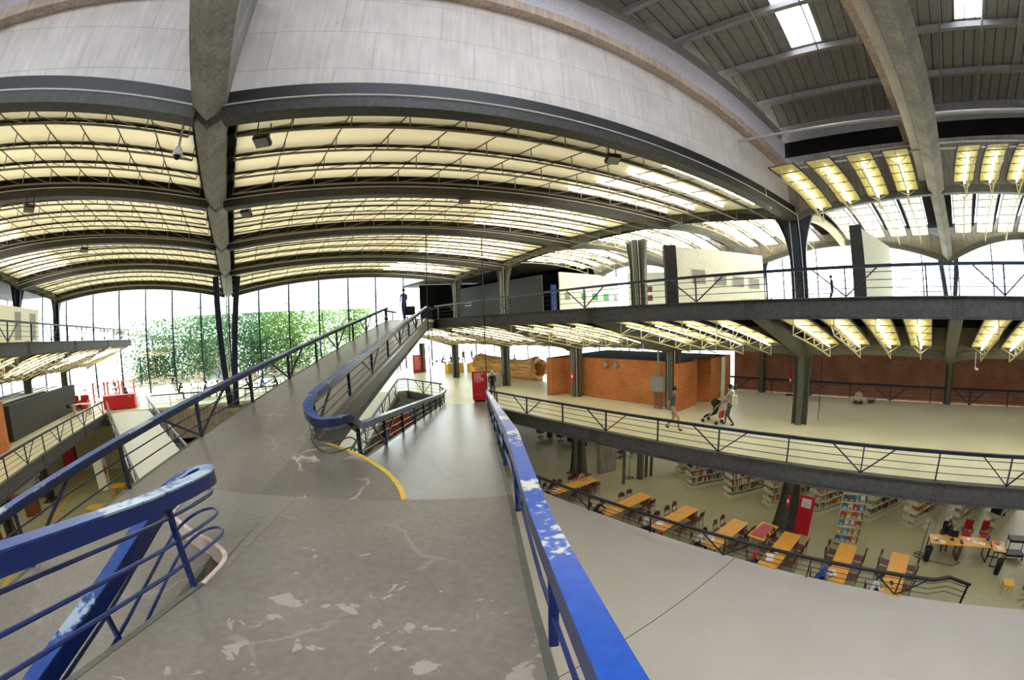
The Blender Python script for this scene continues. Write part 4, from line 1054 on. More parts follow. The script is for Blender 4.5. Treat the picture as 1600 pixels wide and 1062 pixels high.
# ================================================================== PEOPLE
def ik(a, b, l1, l2, pole):
    a = Vector(a); b = Vector(b); d = b - a; D = d.length
    mx = (l1 + l2) * .995
    if D > mx: d = d * (mx / D); D = mx; b = a + d
    x = (l1 * l1 - l2 * l2 + D * D) / (2 * D); h = math.sqrt(max(0, l1 * l1 - x * x)); u = d / D
    p = Vector(pole); p = p - u * p.dot(u)
    if p.length < 1e-5: p = Vector((0, 0, 1)) - u * u.z
    p.normalize(); return a + u * x + p * h, b
def person(label, loc, rz, pose='stand', shirt='cloth_grey', legs='cloth_black', shoes='cloth_black', hair='hair_black', hgt=1.7, long_hair=False,
           arms='down', lean=0.0, shorts=False, long_sleeve=True, look=(0, 0), fingers=False, group=None, name='person', seat=.46, bulk=1.0):
    k = hgt / 1.75; V3 = lambda x, y, z: Vector((x * k, y * k, z * k))
    S = bulk
    if pose == 'sit': ph = seat / k + .10
    elif pose == 'floor': ph = .12
    else: ph = .93
    pel = V3(0, 0, ph)
    sp = V3(0, .02 + lean * .18, ph + .17); ch = V3(0, .02 + lean * .42, ph + .36 - abs(lean) * .04); up_ = V3(0, .02 + lean * .56, ph + .47 - abs(lean) * .07)
    nk = up_ + V3(0, .02 + lean * .06, .085 - abs(lean) * .02); jaw = nk + V3(look[0] * .03, .035 + lean * .05, .065 - lean * .03)
    hd = jaw + V3(0, .005 + lean * .03, .075); crown = hd + V3(0, -.01 + lean * .02, .075)
    verts = []; rad_ = []; edges = []; reg = []
    def v(p, r, rg, par=None):
        verts.append(Vector(p)); rad_.append((r[0] * k, r[1] * k) if isinstance(r, tuple) else (r * k, r * k)); reg.append(rg)
        if par is not None: edges.append((par, len(verts) - 1))
        return len(verts) - 1
    i_p = v(pel, (.135 * S, .11 * S), 'legs'); i_s = v(sp, (.125 * S, .10 * S), 'shirt', i_p); i_c = v(ch, (.145 * S, .11 * S), 'shirt', i_s); i_u = v(up_, (.10, .08), 'shirt', i_c)
    i_n = v(nk, .05, 'skin', i_u); i_j = v(jaw, (.065, .07), 'skin', i_n); i_h = v(hd, (.078, .092), 'skin', i_j); v(crown, (.058, .07), 'skin', i_h)
    for sg in (-1, 1):
        hip = pel + V3(.085 * sg, 0, -.05)
        if pose == 'stand': ft = V3(.1 * sg, -.01, .075); pole = (0, 1, 0)
        elif pose == 'walk': ft = V3(.08 * sg, .27 * sg, .09 + (.05 if sg < 0 else 0)); pole = (0, 1, 0)
        elif pose == 'sit': ft = V3(.12 * sg, .42, .08); pole = (.1 * sg, .6, 1)
        else: ft = V3(-.12 * sg, .32, .07); pole = (1.6 * sg, .8, .25)
        kn, an = ik(hip, ft, .44 * k, .43 * k, pole)
        L_ = 'legs'; Lw = 'skin' if shorts else 'legs'
        a = v(hip, .088 * S, L_, i_p); m1 = v(hip.lerp(kn, .5), .076 * S, L_, a); b = v(kn, .056, Lw if shorts else L_, m1); c = v(kn.lerp(an, .4), .052, Lw, b); d = v(an, .036, Lw, c)
        fwd = Vector((0, 1, 0)) if pose != 'floor' else Vector((-.6 * sg, .6, 0))
        e = v(an + fwd * .07 * k - Vector((0, 0, .035 * k)), (.04, .034), 'shoes', d); v(an + fwd * .16 * k - Vector((0, 0, .045 * k)), (.036, .026), 'shoes', e)
    for sg in (-1, 1):
        sh = up_ + V3(.165 * sg, -.01, -.03)
        A = arms if isinstance(arms, str) else arms[0 if sg < 0 else 1]
        if A == 'down': tg = sh + V3(.07 * sg, .06, -.53); pole = (0, -1, 0)
        elif A == 'swing': tg = sh + V3(.06 * sg, .18 * -sg, -.5); pole = (0, -1, 0)
        elif A == 'table': tg = V3(.13 * sg, .42 + lean * .3, ph + .22); pole = (.8 * sg, -.3, -1)
        elif A == 'push': tg = sh + V3(-.02 * sg, .42, -.28); pole = (.2 * sg, -.2, -1)
        elif A == 'face': tg = jaw + V3(.05 * sg, .06, -.02); pole = (.3 * sg, .2, -1)
        elif A == 'lap': tg = V3(.05 * sg, .26, ph + .1); pole = (1 * sg, -.2, -.4)
        elif A == 'phone': tg = up_ + V3(.06 * sg, .26, -.12); pole = (.8 * sg, -.2, -1)
        elif A == 'behind': tg = V3(.04 * sg, -.14, ph + .02); pole = (1 * sg, -.6, 0)
        else: tg = sh + V3(*A); pole = (.3 * sg, -.5, -1)
        el, wr = ik(sh, tg, .29 * k, .26 * k, pole)
        st = 'shirt' if long_sleeve else 'skin'
        a = v(sh, (.058, .058), 'shirt', i_u); a2 = v(sh.lerp(el, .5), .044, 'shirt', a); b = v(el, .038, st, a2); c = v(wr, .026, st if long_sleeve else 'skin', b)
        dr = (wr - el).normalized(); side = dr.cross(Vector((0, 0, 1)));  side = side.normalized() if side.length > .1 else Vector((0, 1, 0))
        nrm = dr.cross(side).normalized()
        pm = v(wr + dr * .05 * k, (.034, .022), 'skin', c)
        if fingers:
            for fi in range(4):
                o = (fi - 1.5) * .017 * k; L1 = [.036, .042, .04, .03][fi] * k
                f1 = v(wr + dr * .088 * k + side * o, .0085, 'skin', pm); f2 = v(wr + dr * (.088 * k + L1) + side * o - nrm * .008 * k, .0078, 'skin', f1)
                v(wr + dr * (.088 * k + L1 * 1.6) + side * o - nrm * .024 * k, .0066, 'skin', f2)
            t1 = v(wr + dr * .035 * k - side * .04 * k * sg, .011, 'skin', pm); v(wr + dr * .075 * k - side * .055 * k * sg - nrm * .01 * k, .009, 'skin', t1)
        else: v(wr + dr * .12 * k, (.026, .014), 'skin', pm)
    me = bpy.data.meshes.new(name); me.from_pydata([tuple(x) for x in verts], edges, [])
    tmp = bpy.data.objects.new('tmp', me); COL.objects.link(tmp)
    bm = bmesh.new(); bm.from_mesh(me); sk = bm.verts.layers.skin.verify(); bm.verts.ensure_lookup_table()
    for i, bv in enumerate(bm.verts): bv[sk].radius = rad_[i]; bv[sk].use_root = (i == 0)
    bm.to_mesh(me); bm.free()
    tmp.modifiers.new('s', 'SKIN').use_smooth_shade = True
    ss = tmp.modifiers.new('d', 'SUBSURF'); ss.levels = 1; ss.render_levels = 1
    dg = bpy.context.evaluated_depsgraph_get(); dg.update()
    m2 = bpy.data.meshes.new_from_object(tmp.evaluated_get(dg)); bpy.data.objects.remove(tmp)
    m2.name = name; m2.materials.clear()
    regs = ['skin', 'shirt', 'legs', 'shoes']
    for q in (M['skin_tone'], M[shirt], M[legs], M[shoes]): m2.materials.append(q)
    segs = [(verts[a], verts[b], reg[b], (sum(rad_[a]) + sum(rad_[b])) / 4) for a, b in edges]
    nose = hd + V3(0, .10, -.03)
    for vt in m2.vertices:
        d = (vt.co - nose).length
        if d < .035 * k: vt.co.y += .022 * k * (1 - d / (.035 * k))
    for f in m2.polygons:
        c = f.center; best = 9; rg = 'skin'
        for a, b, g, rr in segs:
            ab = b - a; u = max(0, min(1, (c - a).dot(ab) / max(1e-9, ab.dot(ab)))); dd = (c - a - ab * u).length - rr
            if dd < best: best = dd; rg = g
        f.material_index = regs.index(rg); f.use_smooth = True
    r = thing(name, label, 'person', loc, rz, group)
    body = bpy.data.objects.new('body', m2); COL.objects.link(body); body.parent = r
    h = MB(); h.world = False
    h.ball(hd + V3(0, -.022, .03), (.094 * k, .104 * k, .10 * k), 12, 8)
    if long_hair: h.ball(hd + V3(0, -.055, -.07), (.095 * k, .062 * k, .15 * k), 10, 8); h.ball(up_ + V3(0, -.07, .02), (.09 * k, .05 * k, .12 * k), 8, 6)
    h.build('hair', hair, r, smooth=True)
    for sg in (-1, 1):
        if fingers:
            e = MB(); e.world = False; e.ball(hd + V3(.03 * sg, .083, -.005), .009 * k, 6, 4); e.build('eye', 'hair_black', r)
        e = MB(); e.world = False; e.ball(hd + V3(.08 * sg, -.0, -.02), (.012 * k, .02 * k, .03 * k), 6, 5); e.build('ear', 'skin_tone', r)
    return r
# rotation so that local +Y looks along (dx, dy)
def face(dx, dy): return math.atan2(-dx, dy)
person('man in dark plaid shirt and beige trousers walking beside the brick wall', (14.13, 7.3, 0), face(.35, -1), 'walk', 'cloth_plaid', 'cloth_khaki', 'cloth_black', 'hair_black', 1.84, arms='behind', long_sleeve=False, fingers=True)
p = person('young woman in grey shirt pushing a black stroller', (15.86, 5.4, 0), face(.25, 1), 'walk', 'cloth_grey', 'cloth_darkgrey', 'cloth_black', 'hair_black', 1.8, arms='push', long_sleeve=False, fingers=True)
bp = thing('backpack', 'cream backpack on the back of the woman with the stroller', 'backpack', (15.80, 5.19, 1.16), face(.25, 1))
q = MB(); q.world = False; q.box((0, 0, 0), (.30, .15, .42)); q.build('bag', 'cloth_cream', bp, bevel=.05)
q = MB(); q.world = False; q.box((0, -.1, -.08), (.22, .06, .2)); q.build('front_pocket', 'cloth_cream', bp, bevel=.02)
for sx in (-.1, .1):
    q = MB(); q.world = False; q.tube([(sx, .05, .18), (sx * 1.2, .17, .26), (sx * 1.3, .3, .16), (sx * 1.3, .3, -.02), (sx, .08, -.16)], .012, 6); q.build('strap', 'cloth_cream', bp)
st = thing('stroller', 'black stroller with a red bag hanging from it', 'stroller', (16.06, 6.15, 0), face(.25, 1))
def loc_(fn):
    q = MB(); q.world = False; fn(q); return q
loc_(lambda q: q.sweep([(0, -.12, .95), (0, -.05, .75), (0, .02, .5), (0, .12, .36), (0, .38, .34), (0, .5, .2)], [(-.2, -.02), (.2, -.02), (.2, .03), (-.2, .03)])).build('seat', 'cloth_black', st)
loc_(lambda q: (q.ball((0, -.02, .9), (.23, .24, .2), 12, 8))).build('canopy', 'cloth_black', st, True)
for sx in (-.22, .22):
    loc_(lambda q: (q.tube([(sx, -.48, 1.02), (sx, -.2, .8), (sx, .1, .42), (sx, .52, .09)], .012), q.tube([(sx, .12, .44), (sx, -.22, .09)], .012))).build('frame', 'galv_pipe', st)
    for y in (-.22, .52): loc_(lambda q: q.lathe([(0, -.02), (.085, -.02), (.085, .02), (0, .02)], (sx, y, .085), 14, Vector((1, 0, 0)))).build('wheel', 'black_paint', st)
loc_(lambda q: q.tube([(-.22, -.48, 1.02), (.22, -.48, 1.02)], .018)).build('handle', 'black_paint', st)
sb = thing('shopping_bag', 'red bag hanging behind the black stroller', 'bag', tuple(Vector((16.06, 6.15, 0)) + Matrix.Rotation(face(.25, 1), 3, 'Z') @ Vector((0, -.33, .45))), face(.25, 1))
loc_(lambda q: q.box((0, 0, 0), (.3, .12, .32))).build('bag', 'red_plastic', sb, bevel=.03)
loc_(lambda q: q.tube([(-.1, 0, .15), (-.06, 0, .3), (.06, 0, .3), (.1, 0, .15)], .01)).build('handle', 'red_plastic', sb)
person('girl in pale top and dark leggings sitting cross-legged on the gallery floor', (23.05, .1, .02), face(-1, 0), 'floor', 'cloth_cream', 'cloth_maroon', 'cloth_violet', 'hair_brown', 1.62, True, arms='phone', lean=.12, fingers=True)
b2 = thing('backpack', 'grey backpack lying on the floor beside the seated girl', 'backpack', (23.4, -.65, .0))
loc_(lambda q: q.ball((0, 0, .15), (.17, .27, .15), 12, 8)).build('bag', 'cloth_grey', b2, True); loc_(lambda q: q.box((-.15, 0, .12), (.08, .3, .16))).build('front_pocket', 'cloth_darkgrey', b2, bevel=.03)
tag(MB().ball((23.1, .5, .09), (.14, .1, .09), 10, 6).build('cloth_bag', 'cloth_white', None, True), 'small white bag on the floor left of the seated girl', 'bag')
person('elderly man with white hair in black jacket standing beside the red kiosk', (13.62, 18.75, 0), face(-.6, -1), 'stand', 'cloth_black', 'cloth_darkgrey', 'cloth_black', 'hair_white', 1.8, arms='behind')
person('woman in a black dress walking by the far glass of the middle gallery', (25.8, 39.5, 0), face(.6, -1), 'walk', 'cloth_black', 'cloth_black', 'cloth_black', 'hair_black', 1.66, True, arms='swing')
person('child in black beside the woman in the black dress', (24.9, 39.8, 0), face(.6, -1), 'walk', 'cloth_black', 'cloth_black', 'cloth_black', 'hair_black', 1.1, arms='swing')
person('person in black with a cap walking far behind the yellow cubicles', (25.2, 40.4, 0), face(-1, -1), 'walk', 'cloth_black', 'cloth_black', 'cloth_black', 'hair_black', 1.7, arms='swing')
person('person in dark blue seen from behind at the top of the rising ramp', (8.6, 19.7, 4.98), face(.3, 1), 'walk', 'cloth_violet', 'cloth_violet', 'cloth_black', 'hair_black', 1.72, arms=('down', 'push'))
cart = thing('luggage_cart', 'dark folded cart held by the person at the top of the ramp', 'cart', (9.05, 19.9, 5.0))
loc_(lambda q: q.box((0, 0, .48), (.5, .35, .5))).build('bag', 'cloth_black', cart, bevel=.06)
for sx in (-.2, .2): loc_(lambda q: q.lathe([(0, -.02), (.09, -.02), (.09, .02), (0, .02)], (sx, 0, .09), 12, Vector((1, 0, 0)))).build('wheel', 'black_paint', cart)
loc_(lambda q: q.tube([(-.2, 0, .1), (-.2, -.1, .8), (.2, -.1, .8), (.2, 0, .1)], .012)).build('frame', 'chrome', cart)
person('person in dark clothes standing alone by the right windows of the upper gallery', (24.0, 1.75, ZU), face(-.2, 1), 'stand', 'cloth_black', 'cloth_black', 'cloth_black', 'hair_black', 1.75, arms='down')
person('man in a black vest walking with a dark bag by the far left banner', (15.6, 37.6, 0), face(-1, -.4), 'walk', 'cloth_maroon', 'cloth_black', 'cloth_black', 'hair_black', 1.7)
# ================================================================== MIDDLE GALLERY, RIGHT
HB = 2.36
room = thing('brick_room', 'low orange brick room standing on the middle gallery', 'brick room', (18.5, 9, 0))
poly = [(17.2, 8.6), (19.05, 8.42), (19.12, 8.8), (20.0, 8.8), (20.1, 8.05), (21.45, 7.98), (21.45, 8.5), (22.0, 8.5), (22.0, 7.95), (22.9, 7.85), (23.4, 17.6), (16.75, 17.3), (16.85, 17.0), (17.9, 16.75), (17.95, 15.9), (17.95, 9.0), (17.3, 8.9)]
MB().prism(poly, 0.01, HB).build('brick_wall', 'orange_brick', room)
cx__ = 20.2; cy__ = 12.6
MB().prism([(cx__ + (a - cx__) * .94, cy__ + (b - cy__) * .975) for a, b in poly], HB - .02, HB + .012).build('dark_lid', 'dark_void', room)  # black lid stands in for the dark inside above the walls
MB().bar((21.46, 7.93, 1.16), (22.02, 7.92, 1.16), .05, 2.3).build('door', 'white_board', room)
for y in (13.55, 12.85):
    l = thing('wall_lamp', 'round dark wall lamp high on the orange brick wall, %s one' % ('left' if y > 13 else 'right'), 'wall lamp', (17.9, y, 2.02))
    MB().lathe([(.0, -.06), (.13, -.06), (.16, 0), (.13, .06), (0, .06)], (17.85, y, 2.02), 14, Vector((1, 0, 0))).build('shade', 'box_grey', l)
    MB().box((17.93, y, 2.12), (.05, .08, .12)).build('bracket', 'black_paint', l)
eb = thing('electrical_box', 'grey-green electrical cabinet with conduits on the column by the brick wall', 'electrical box', (17.2, 9.65, 1.1))
MB().box((17.2, 9.75, 1.28), (.28, .72, .75)).build('cabinet', 'box_grey', eb, bevel=.02)
MB().box((17.05, 9.75, 1.28), (.02, .64, .66)).build('door', 'box_grey', eb)
for i in range(6): MB().tube([(17.22, 9.5 + i * .09, .9), (17.22, 9.5 + i * .09, .02)], .022, 6).build('conduit', 'green_steel', eb)
MB().tube([(17.25, 9.75, 1.65), (17.25, 9.75, 3.0)], .05, 6).build('conduit', 'box_grey', eb)
def extinguisher(label, x, y, z, rz=0, h=.55, stand=False):
    r = thing('fire_extinguisher', label, 'fire extinguisher', (x, y, z), rz)
    zb = .62 if stand else .0
    loc_(lambda q: q.lathe([(0, zb), (.075, zb + .01), (.085, zb + .05), (.085, zb + h - .12), (.05, zb + h - .04), (.025, zb + h), (0, zb + h)], (0, 0, 0), 14)).build('cylinder', 'red_paint', r, True)
    loc_(lambda q: (q.box((0, 0, zb + h + .03), (.04, .12, .04)), q.tube([(0, .05, zb + h), (.06, .1, zb + h - .1), (.07, .09, zb + .15)], .012))).build('valve_and_hose', 'black_paint', r)
    loc_(lambda q: q.box((-.083, 0, zb + h * .5), (.01, .1, .16))).build('label_sticker', 'paper', r)
    if stand:
        loc_(lambda q: (q.tube([(.1, 0, 0), (.1, 0, 1.55)], .018), q.box((.05, 0, .015), (.5, .5, .03)))).build('stand', 'black_paint', r)
        loc_(lambda q: q.box((.08, 0, 1.3), (.02, .24, .24))).build('sign_plate', 'red_paint', r)
    return r
extinguisher('red fire extinguisher on the column at the brick corner', 17.22, 15.55, 1.0)
extinguisher('red fire extinguisher on a black stand near the back wall', 24.0, 4.3, 0.0, stand=True)
extinguisher('red fire extinguisher on the library column beside the red panel', 17.18, 2.6, ZL + 1.35, h=.6)
extinguisher('tiny red extinguisher by the bright windows of the upper gallery', 23.4, 5.35, ZU + .02)
tag(MB().box((23.5, 5.75, ZU + .3), (.4, .45, .56)).build('cardboard_box', 'ramin_wood', None, bevel=.02), 'small tan box beside the extinguisher on the upper gallery', 'box')
tag(MB().box((25.2, -7.6, ZU + .2), (.4, .6, .4)).build('cardboard_box', 'ramin_wood', None, bevel=.02), 'small tan box on the upper gallery right of the V column', 'box')
rod('thin black rod standing on the middle gallery right of the big column', (18.45, 1.88), 0, 2.75, .02)
rod('thin black rod hanging from the vault to the end of the ramps, left one', tuple(ts(20.5, -2.6))[:2], .25, 9.6, .028)
rod('thin black rod hanging past the red kiosk, right one', (12.42, 17.62), -.4, 9.6, .028)

def writing(parent, cx, cy, z0, z1, wdt, ax, n, mat='paper', seed=1, off=(0, 0, 0), h=.018):
    """rows of small letter-like marks, too small to read in the photograph"""
    rn = random.Random(seed); q = MB(); a = Vector(ax)
    for i in range(n):
        z = z1 - (z1 - z0) * i / max(1, n - 1); x = -wdt / 2; e = wdt / 2 - rn.random() * wdt * .45
        while x < e:
            l = .03 + rn.random() * .05
            c = Vector((cx, cy, z)) + a * (x + l / 2) + Vector(off); q.bar(c - a * l / 2, c + a * l / 2, .006, h); x += l + .02
    return q.build('lettering', mat, parent)
ki = thing('information_kiosk', 'red information kiosk with white lettering at the foot of the ramp', 'kiosk', (12.85, 18.75, 0), 0)
n_ = Vector((-.56, -.83, 0)); s_ = Vector((.83, -.56, 0)); kc = Vector((12.82, 18.95, 0))
q = MB(); q.bar(kc - s_ * .42 + Vector((0, 0, .98)), kc + s_ * .42 + Vector((0, 0, .98)), .2, 1.7); q.build('panel', 'red_paint', ki)
q = MB(); q.bar(kc - s_ * .34 + Vector((0, 0, .07)), kc + s_ * .34 + Vector((0, 0, .07)), .26, .12); q.build('foot', 'black_paint', ki)
for i, (a, b, nn, hh) in enumerate(((1.42, 1.72, 7, .022), (1.2, 1.36, 3, .03), (.42, .44, 1, .015))):
    writing(ki, kc.x, kc.y, a, b, .6, s_, nn, 'paper', 3 + i, tuple(n_ * .106), hh)
bn_ = thing('tall_banner', 'tall red banner with white lettering beside the far column', 'banner', (17.0, 36.1, 0))
MB().box((16.95, 36.1, .95), (1.0, .12, 1.75)).build('panel', 'red_paint', bn_); MB().box((16.95, 36.1, .04), (.9, .3, .08)).build('foot', 'black_paint', bn_)
writing(bn_, 16.95, 36.1, .4, 1.65, .7, (1, 0, 0), 12, 'paper', 9, (0, -.066, 0), .03)
bi = thing('litter_bin', 'grey square litter bin left of the great log', 'bin', (16.75, 22.9, 0))
MB().box((16.75, 22.75, .45), (.75, .6, .88)).build('body', 'grey_plastic', bi, bevel=.03); MB().box((16.75, 22.75, .93), (.8, .66, .1)).build('lid', 'grey_plastic', bi, bevel=.02)
# great hollow log
lg = thing('log', 'huge hollow tree trunk lying on the middle gallery floor', 'log', (20.5, 26, 0))
m = MB(); vs = []; fs = []; nr, ns = 30, 34; rn = random.Random(5); ph = [rn.random() * 6 for _ in range(12)]
def rr_(a, u):
    r = .80 + .10 * sin(2 * a + ph[0]) + .05 * sin(3 * a + ph[1] + u * 3) + .035 * sin(7 * a + ph[2] + u * 5) + .02 * sin(13 * a + u * 9)
    r *= .93 + .22 * max(0, (u - .8) / .2) ** 1.5 + .20 * max(0, (.12 - u) / .12); return r
for i in range(nr + 1):
    u = i / nr; y = 29.6 - 7.3 * u; x = 20.25 + .75 * u + .15 * sin(u * 5); zc = .88 + .12 * sin(u * 6 + 1)
    for k in range(ns):
        a = 2 * PI * k / ns; r = rr_(a, u); ee = .25 * sin(3 * a + 1) + .12 * sin(8 * a) if i == nr else 0
        vs.append((x + r * cos(a) * 1.02, y - ee, max(.02, zc + r * sin(a))))
for i in range(nr + 1):
    u = 1 - i / nr; y = 29.6 - 7.3 * u; x = 20.25 + .75 * u + .15 * sin(u * 5); zc = .93
    for k in range(ns):
        a = 2 * PI * k / ns; r = rr_(a, u) * .62 + .04 * sin(5 * a + u * 7); vs.append((x + r * cos(a), y + .05 * sin(5 * a), zc + r * sin(a)))
for i in range(2 * nr + 1):
    for k in range(ns): l = (k + 1) % ns; fs.append((i * ns + k, i * ns + l, (i + 1) * ns + l, (i + 1) * ns + k))
m.add(vs, fs); m.build('trunk', 'log_wood', lg, True)
person('person in pink seen behind the great log', (23.2, 28.2, 0), face(-1, -.5), 'stand', 'cloth_pink', 'cloth_black', hgt=1.6)
for i, (x, y) in enumerate(((18.9, 33.0), (19.75, 32.5), (20.75, 31.9))):
    c = thing('reading_cubicle', 'yellow boxy cubicle chair before the great log, %s of three' % ['left', 'middle', 'right'][i], 'cubicle', (x, y, 0))
    q = MB(); q.box((x, y - .25, .5), (.62, .05, 1.0)); q.box((x - .3, y + .05, .45), (.05, .6, .9)); q.build('screen', 'yellow_paint', c)
    MB().box((x + .1, y + .05, .42), (.5, .5, .06)).build('seat', 'orange_seat', c)
    MB().box((x + .33, y - .1, .3), (.05, .3, .6)).build('side', 'wood_dark', c)
def cafe_table(label, x, y, z, w_=.75, l_=.75, h=.73, mat='white_paint', leg='black_paint', group=None, rz=0):
    r = thing('cafe_table', label, 'table', (x, y, z), rz, group)
    loc_(lambda q: q.box((0, 0, h - .015), (w_, l_, .03))).build('table_top', mat, r)
    for a, b in ((-1, -1), (1, -1), (1, 1), (-1, 1)): loc_(lambda q: q.bar((a * (w_ / 2 - .05), b * (l_ / 2 - .05), 0), (a * (w_ / 2 - .05), b * (l_ / 2 - .05), h - .03), .03, .03)).build('leg', leg, r)
    return r
def chair(label, x, y, z, rz, seatmat='maroon_seat', legmat='black_paint', group=None, name='study_chair', sh=.45):
    r = thing(name, label, 'chair', (x, y, z), rz, group)
    loc_(lambda q: q.sweep([(0, .2, sh - .01), (0, 0, sh - .02), (0, -.2, sh)], [(-.21, -.012), (.21, -.012), (.21, .012), (-.21, .012)])).build('seat', seatmat, r, bevel=.01)
    def bk(q):
        vs = []; n = 8
        for i in range(n + 1):
            a = -1 + 2 * i / n; d = .05 * a * a
            for zz, ins in ((sh + .2, .0), (sh + .42, -.03)): vs += [(a * (.2 + ins), -.23 + d - (zz - sh) * .12, zz + (0.03 * (1 - a * a) if ins else 0))]
        n2 = len(vs); q.add(vs + [(a, b - .014, c) for a, b, c in vs], [(2 * i, 2 * i + 2, 2 * i + 3, 2 * i + 1) for i in range(n)] + [(n2 + 2 * i, n2 + 2 * i + 1, n2 + 2 * i + 3, n2 + 2 * i + 2) for i in range(n)] + [(2 * i + 1, 2 * i + 3, n2 + 2 * i + 3, n2 + 2 * i + 1) for i in range(n)])
    loc_(bk).build('backrest', seatmat, r)
    for sx in (-1, 1):
        loc_(lambda q: q.tube([(sx * .19, .2, sh - .02), (sx * .2, .22, 0)], .011)).build('leg', legmat, r)
        loc_(lambda q: q.tube([(sx * .19, -.25, sh + .4), (sx * .19, -.2, sh - .02), (sx * .21, -.24, 0)], .011)).build('leg', legmat, r)
    return r
# far tables of the middle gallery
for i, (x, y) in enumerate(((20.6, 39.2), (22.3, 39.6), (24.0, 39.9), (14.6, 37.2))):
    cafe_table('white table by the far glass of the middle gallery, %s from the left' % ORD[i], x, y, 0, 1.0)
person('person in black at a far white table of the middle gallery, left of two', (21.6, 39.4, 0), face(1, -.2), 'sit', 'cloth_black', 'cloth_black', hair='hair_brown', arms='table', lean=.3)
person('person in maroon at a far white table of the middle gallery, right of two', (22.5, 38.7, 0), face(0, 1), 'sit', 'cloth_maroon', 'cloth_black', arms='table', lean=.2)
for i, (x, y, a) in enumerate(((21.6, 39.35, -1.7), (22.5, 38.65, 0), (20.2, 38.4, .4), (23.6, 39.2, .2))): chair('black cafe chair at the far white tables, %s from the left' % ORD[i], x, y, 0, a, 'black_paint', name='cafe_chair')
# ================================================================== UPPER GALLERY, EXHIBITION WALLS
def board(label, a, b, z0, z1, th=.12, mat='white_board', cat='exhibition wall', name='exhibition_wall'):
    o = MB().bar((a[0], a[1], (z0 + z1) / 2), (b[0], b[1], (z0 + z1) / 2), th, z1 - z0).build(name, mat); return tag(o, label, cat)
board('long white exhibition wall on the upper gallery behind the railing', (17.45, 8.75), (23.3, 5.8), ZU, 8.05)
board('black end pier at the left end of the long white exhibition wall', (17.1, 9.15), (17.5, 8.7), ZU, 8.1, .35, 'black_paint', 'pier', 'black_pier')
board('yellowish white exhibition wall with small green pictures', (19.9, 18.95), (26.2, 18.4), ZU, 8.05)
board('dark grey exhibition wall near the top of the ramp', (19.6, 20.4), (19.6, 32.1), ZU, 8.0, .15, 'charcoal_panel')
board('black wall closing the dark room at the far end of the upper gallery', (18.2, 37.5), (26, 34.5), ZU, 9.0, .2, 'dark_void')
board('black backdrop above the dark exhibition wall', (26.2, 19.6), (26.2, 36), ZU, 9.2, .2, 'dark_void')
board('tall black pier on the upper gallery before the bright windows', (17.5, .32), (17.5, -.2), ZU, 8.1, .3, 'black_paint', 'pier', 'black_pier')
board('white exhibition wall running back from the tall black pier', (17.7, -.15), (23.0, -1.7), ZU, 8.0)
def picture(label, a, b, u, z, w_, h, mat, off, group=None, name='picture'):
    a = Vector((a[0], a[1], 0)); b = Vector((b[0], b[1], 0)); d = (b - a).normalized(); n = Vector((d.y, -d.x, 0)) * (1 if off > 0 else -1)
    c = a + (b - a) * u + n * abs(off); r = thing(name, label, 'picture', (c.x, c.y, z), 0, group)
    q = MB(); q.bar(c - d * w_ / 2 + Vector((0, 0, z)), c + d * w_ / 2 + Vector((0, 0, z)), .03, h); q.build('frame', 'paper', r)
    q = MB(); q.bar(c - d * (w_ / 2 - .04) + n * .018 + Vector((0, 0, z)), c + d * (w_ / 2 - .04) + n * .018 + Vector((0, 0, z)), .006, h - .08); q.build('print', mat, r)
for i, (u, m_, w_) in enumerate(((.10, 'grey_print', .55), (.36, 'green_print', .55), (.55, 'green_print', .7), (.75, 'green_print', .7), (.93, 'grey_print', .5))):
    picture('small %s picture on the yellowish white wall, %s from the left' % ('green' if 'green' in m_ else 'grey', ORD[i]), (19.9, 18.95), (26.2, 18.4), u, 6.35, w_, .6, m_, .08)
for i, (u, z) in enumerate(((.22, 6.85), (.45, 6.75), (.66, 6.7), (.86, 6.65))):
    picture('grey picture on the long white exhibition wall, %s from the left' % ORD[i], (17.45, 8.75), (23.3, 5.8), u, z - .25, .95, .65 if i else .8, 'grey_print', .08)
board('short white wall behind the second roof column, with two small dark pictures', (24.4, 16.2), (26.6, 13.5), ZU, 8.0)
for i, z in enumerate((6.75, 6.1)): picture('small dark brown picture on the short white wall, %s one' % ('upper' if i == 0 else 'lower'), (24.4, 16.2), (26.6, 13.5), .45, z, .55, .5, 'brown_print', .08)
lt = MB(); 
wr_ = thing('wall_lettering', 'small white lettering on the dark exhibition wall', 'lettering', (19.5, 30, 6.6)); writing(wr_, 19.5, 29.9, 6.35, 6.6, 1.5, (0, -1, 0), 2, 'paper', 5, (-.02, 0, 0), .07)
bl = thing('light_panel', 'blue lit panel in the dark gap beside the green pictures', 'panel', (20.1, 19.9, ZU)); MB().box((20.5, 20.1, 6.2), (.5, .06, 2.1)).build('panel', 'window_glass', bl); MB().box((20.5, 20.16, 6.2), (.56, .04, 2.2)).build('frame', 'blue_paint', bl)
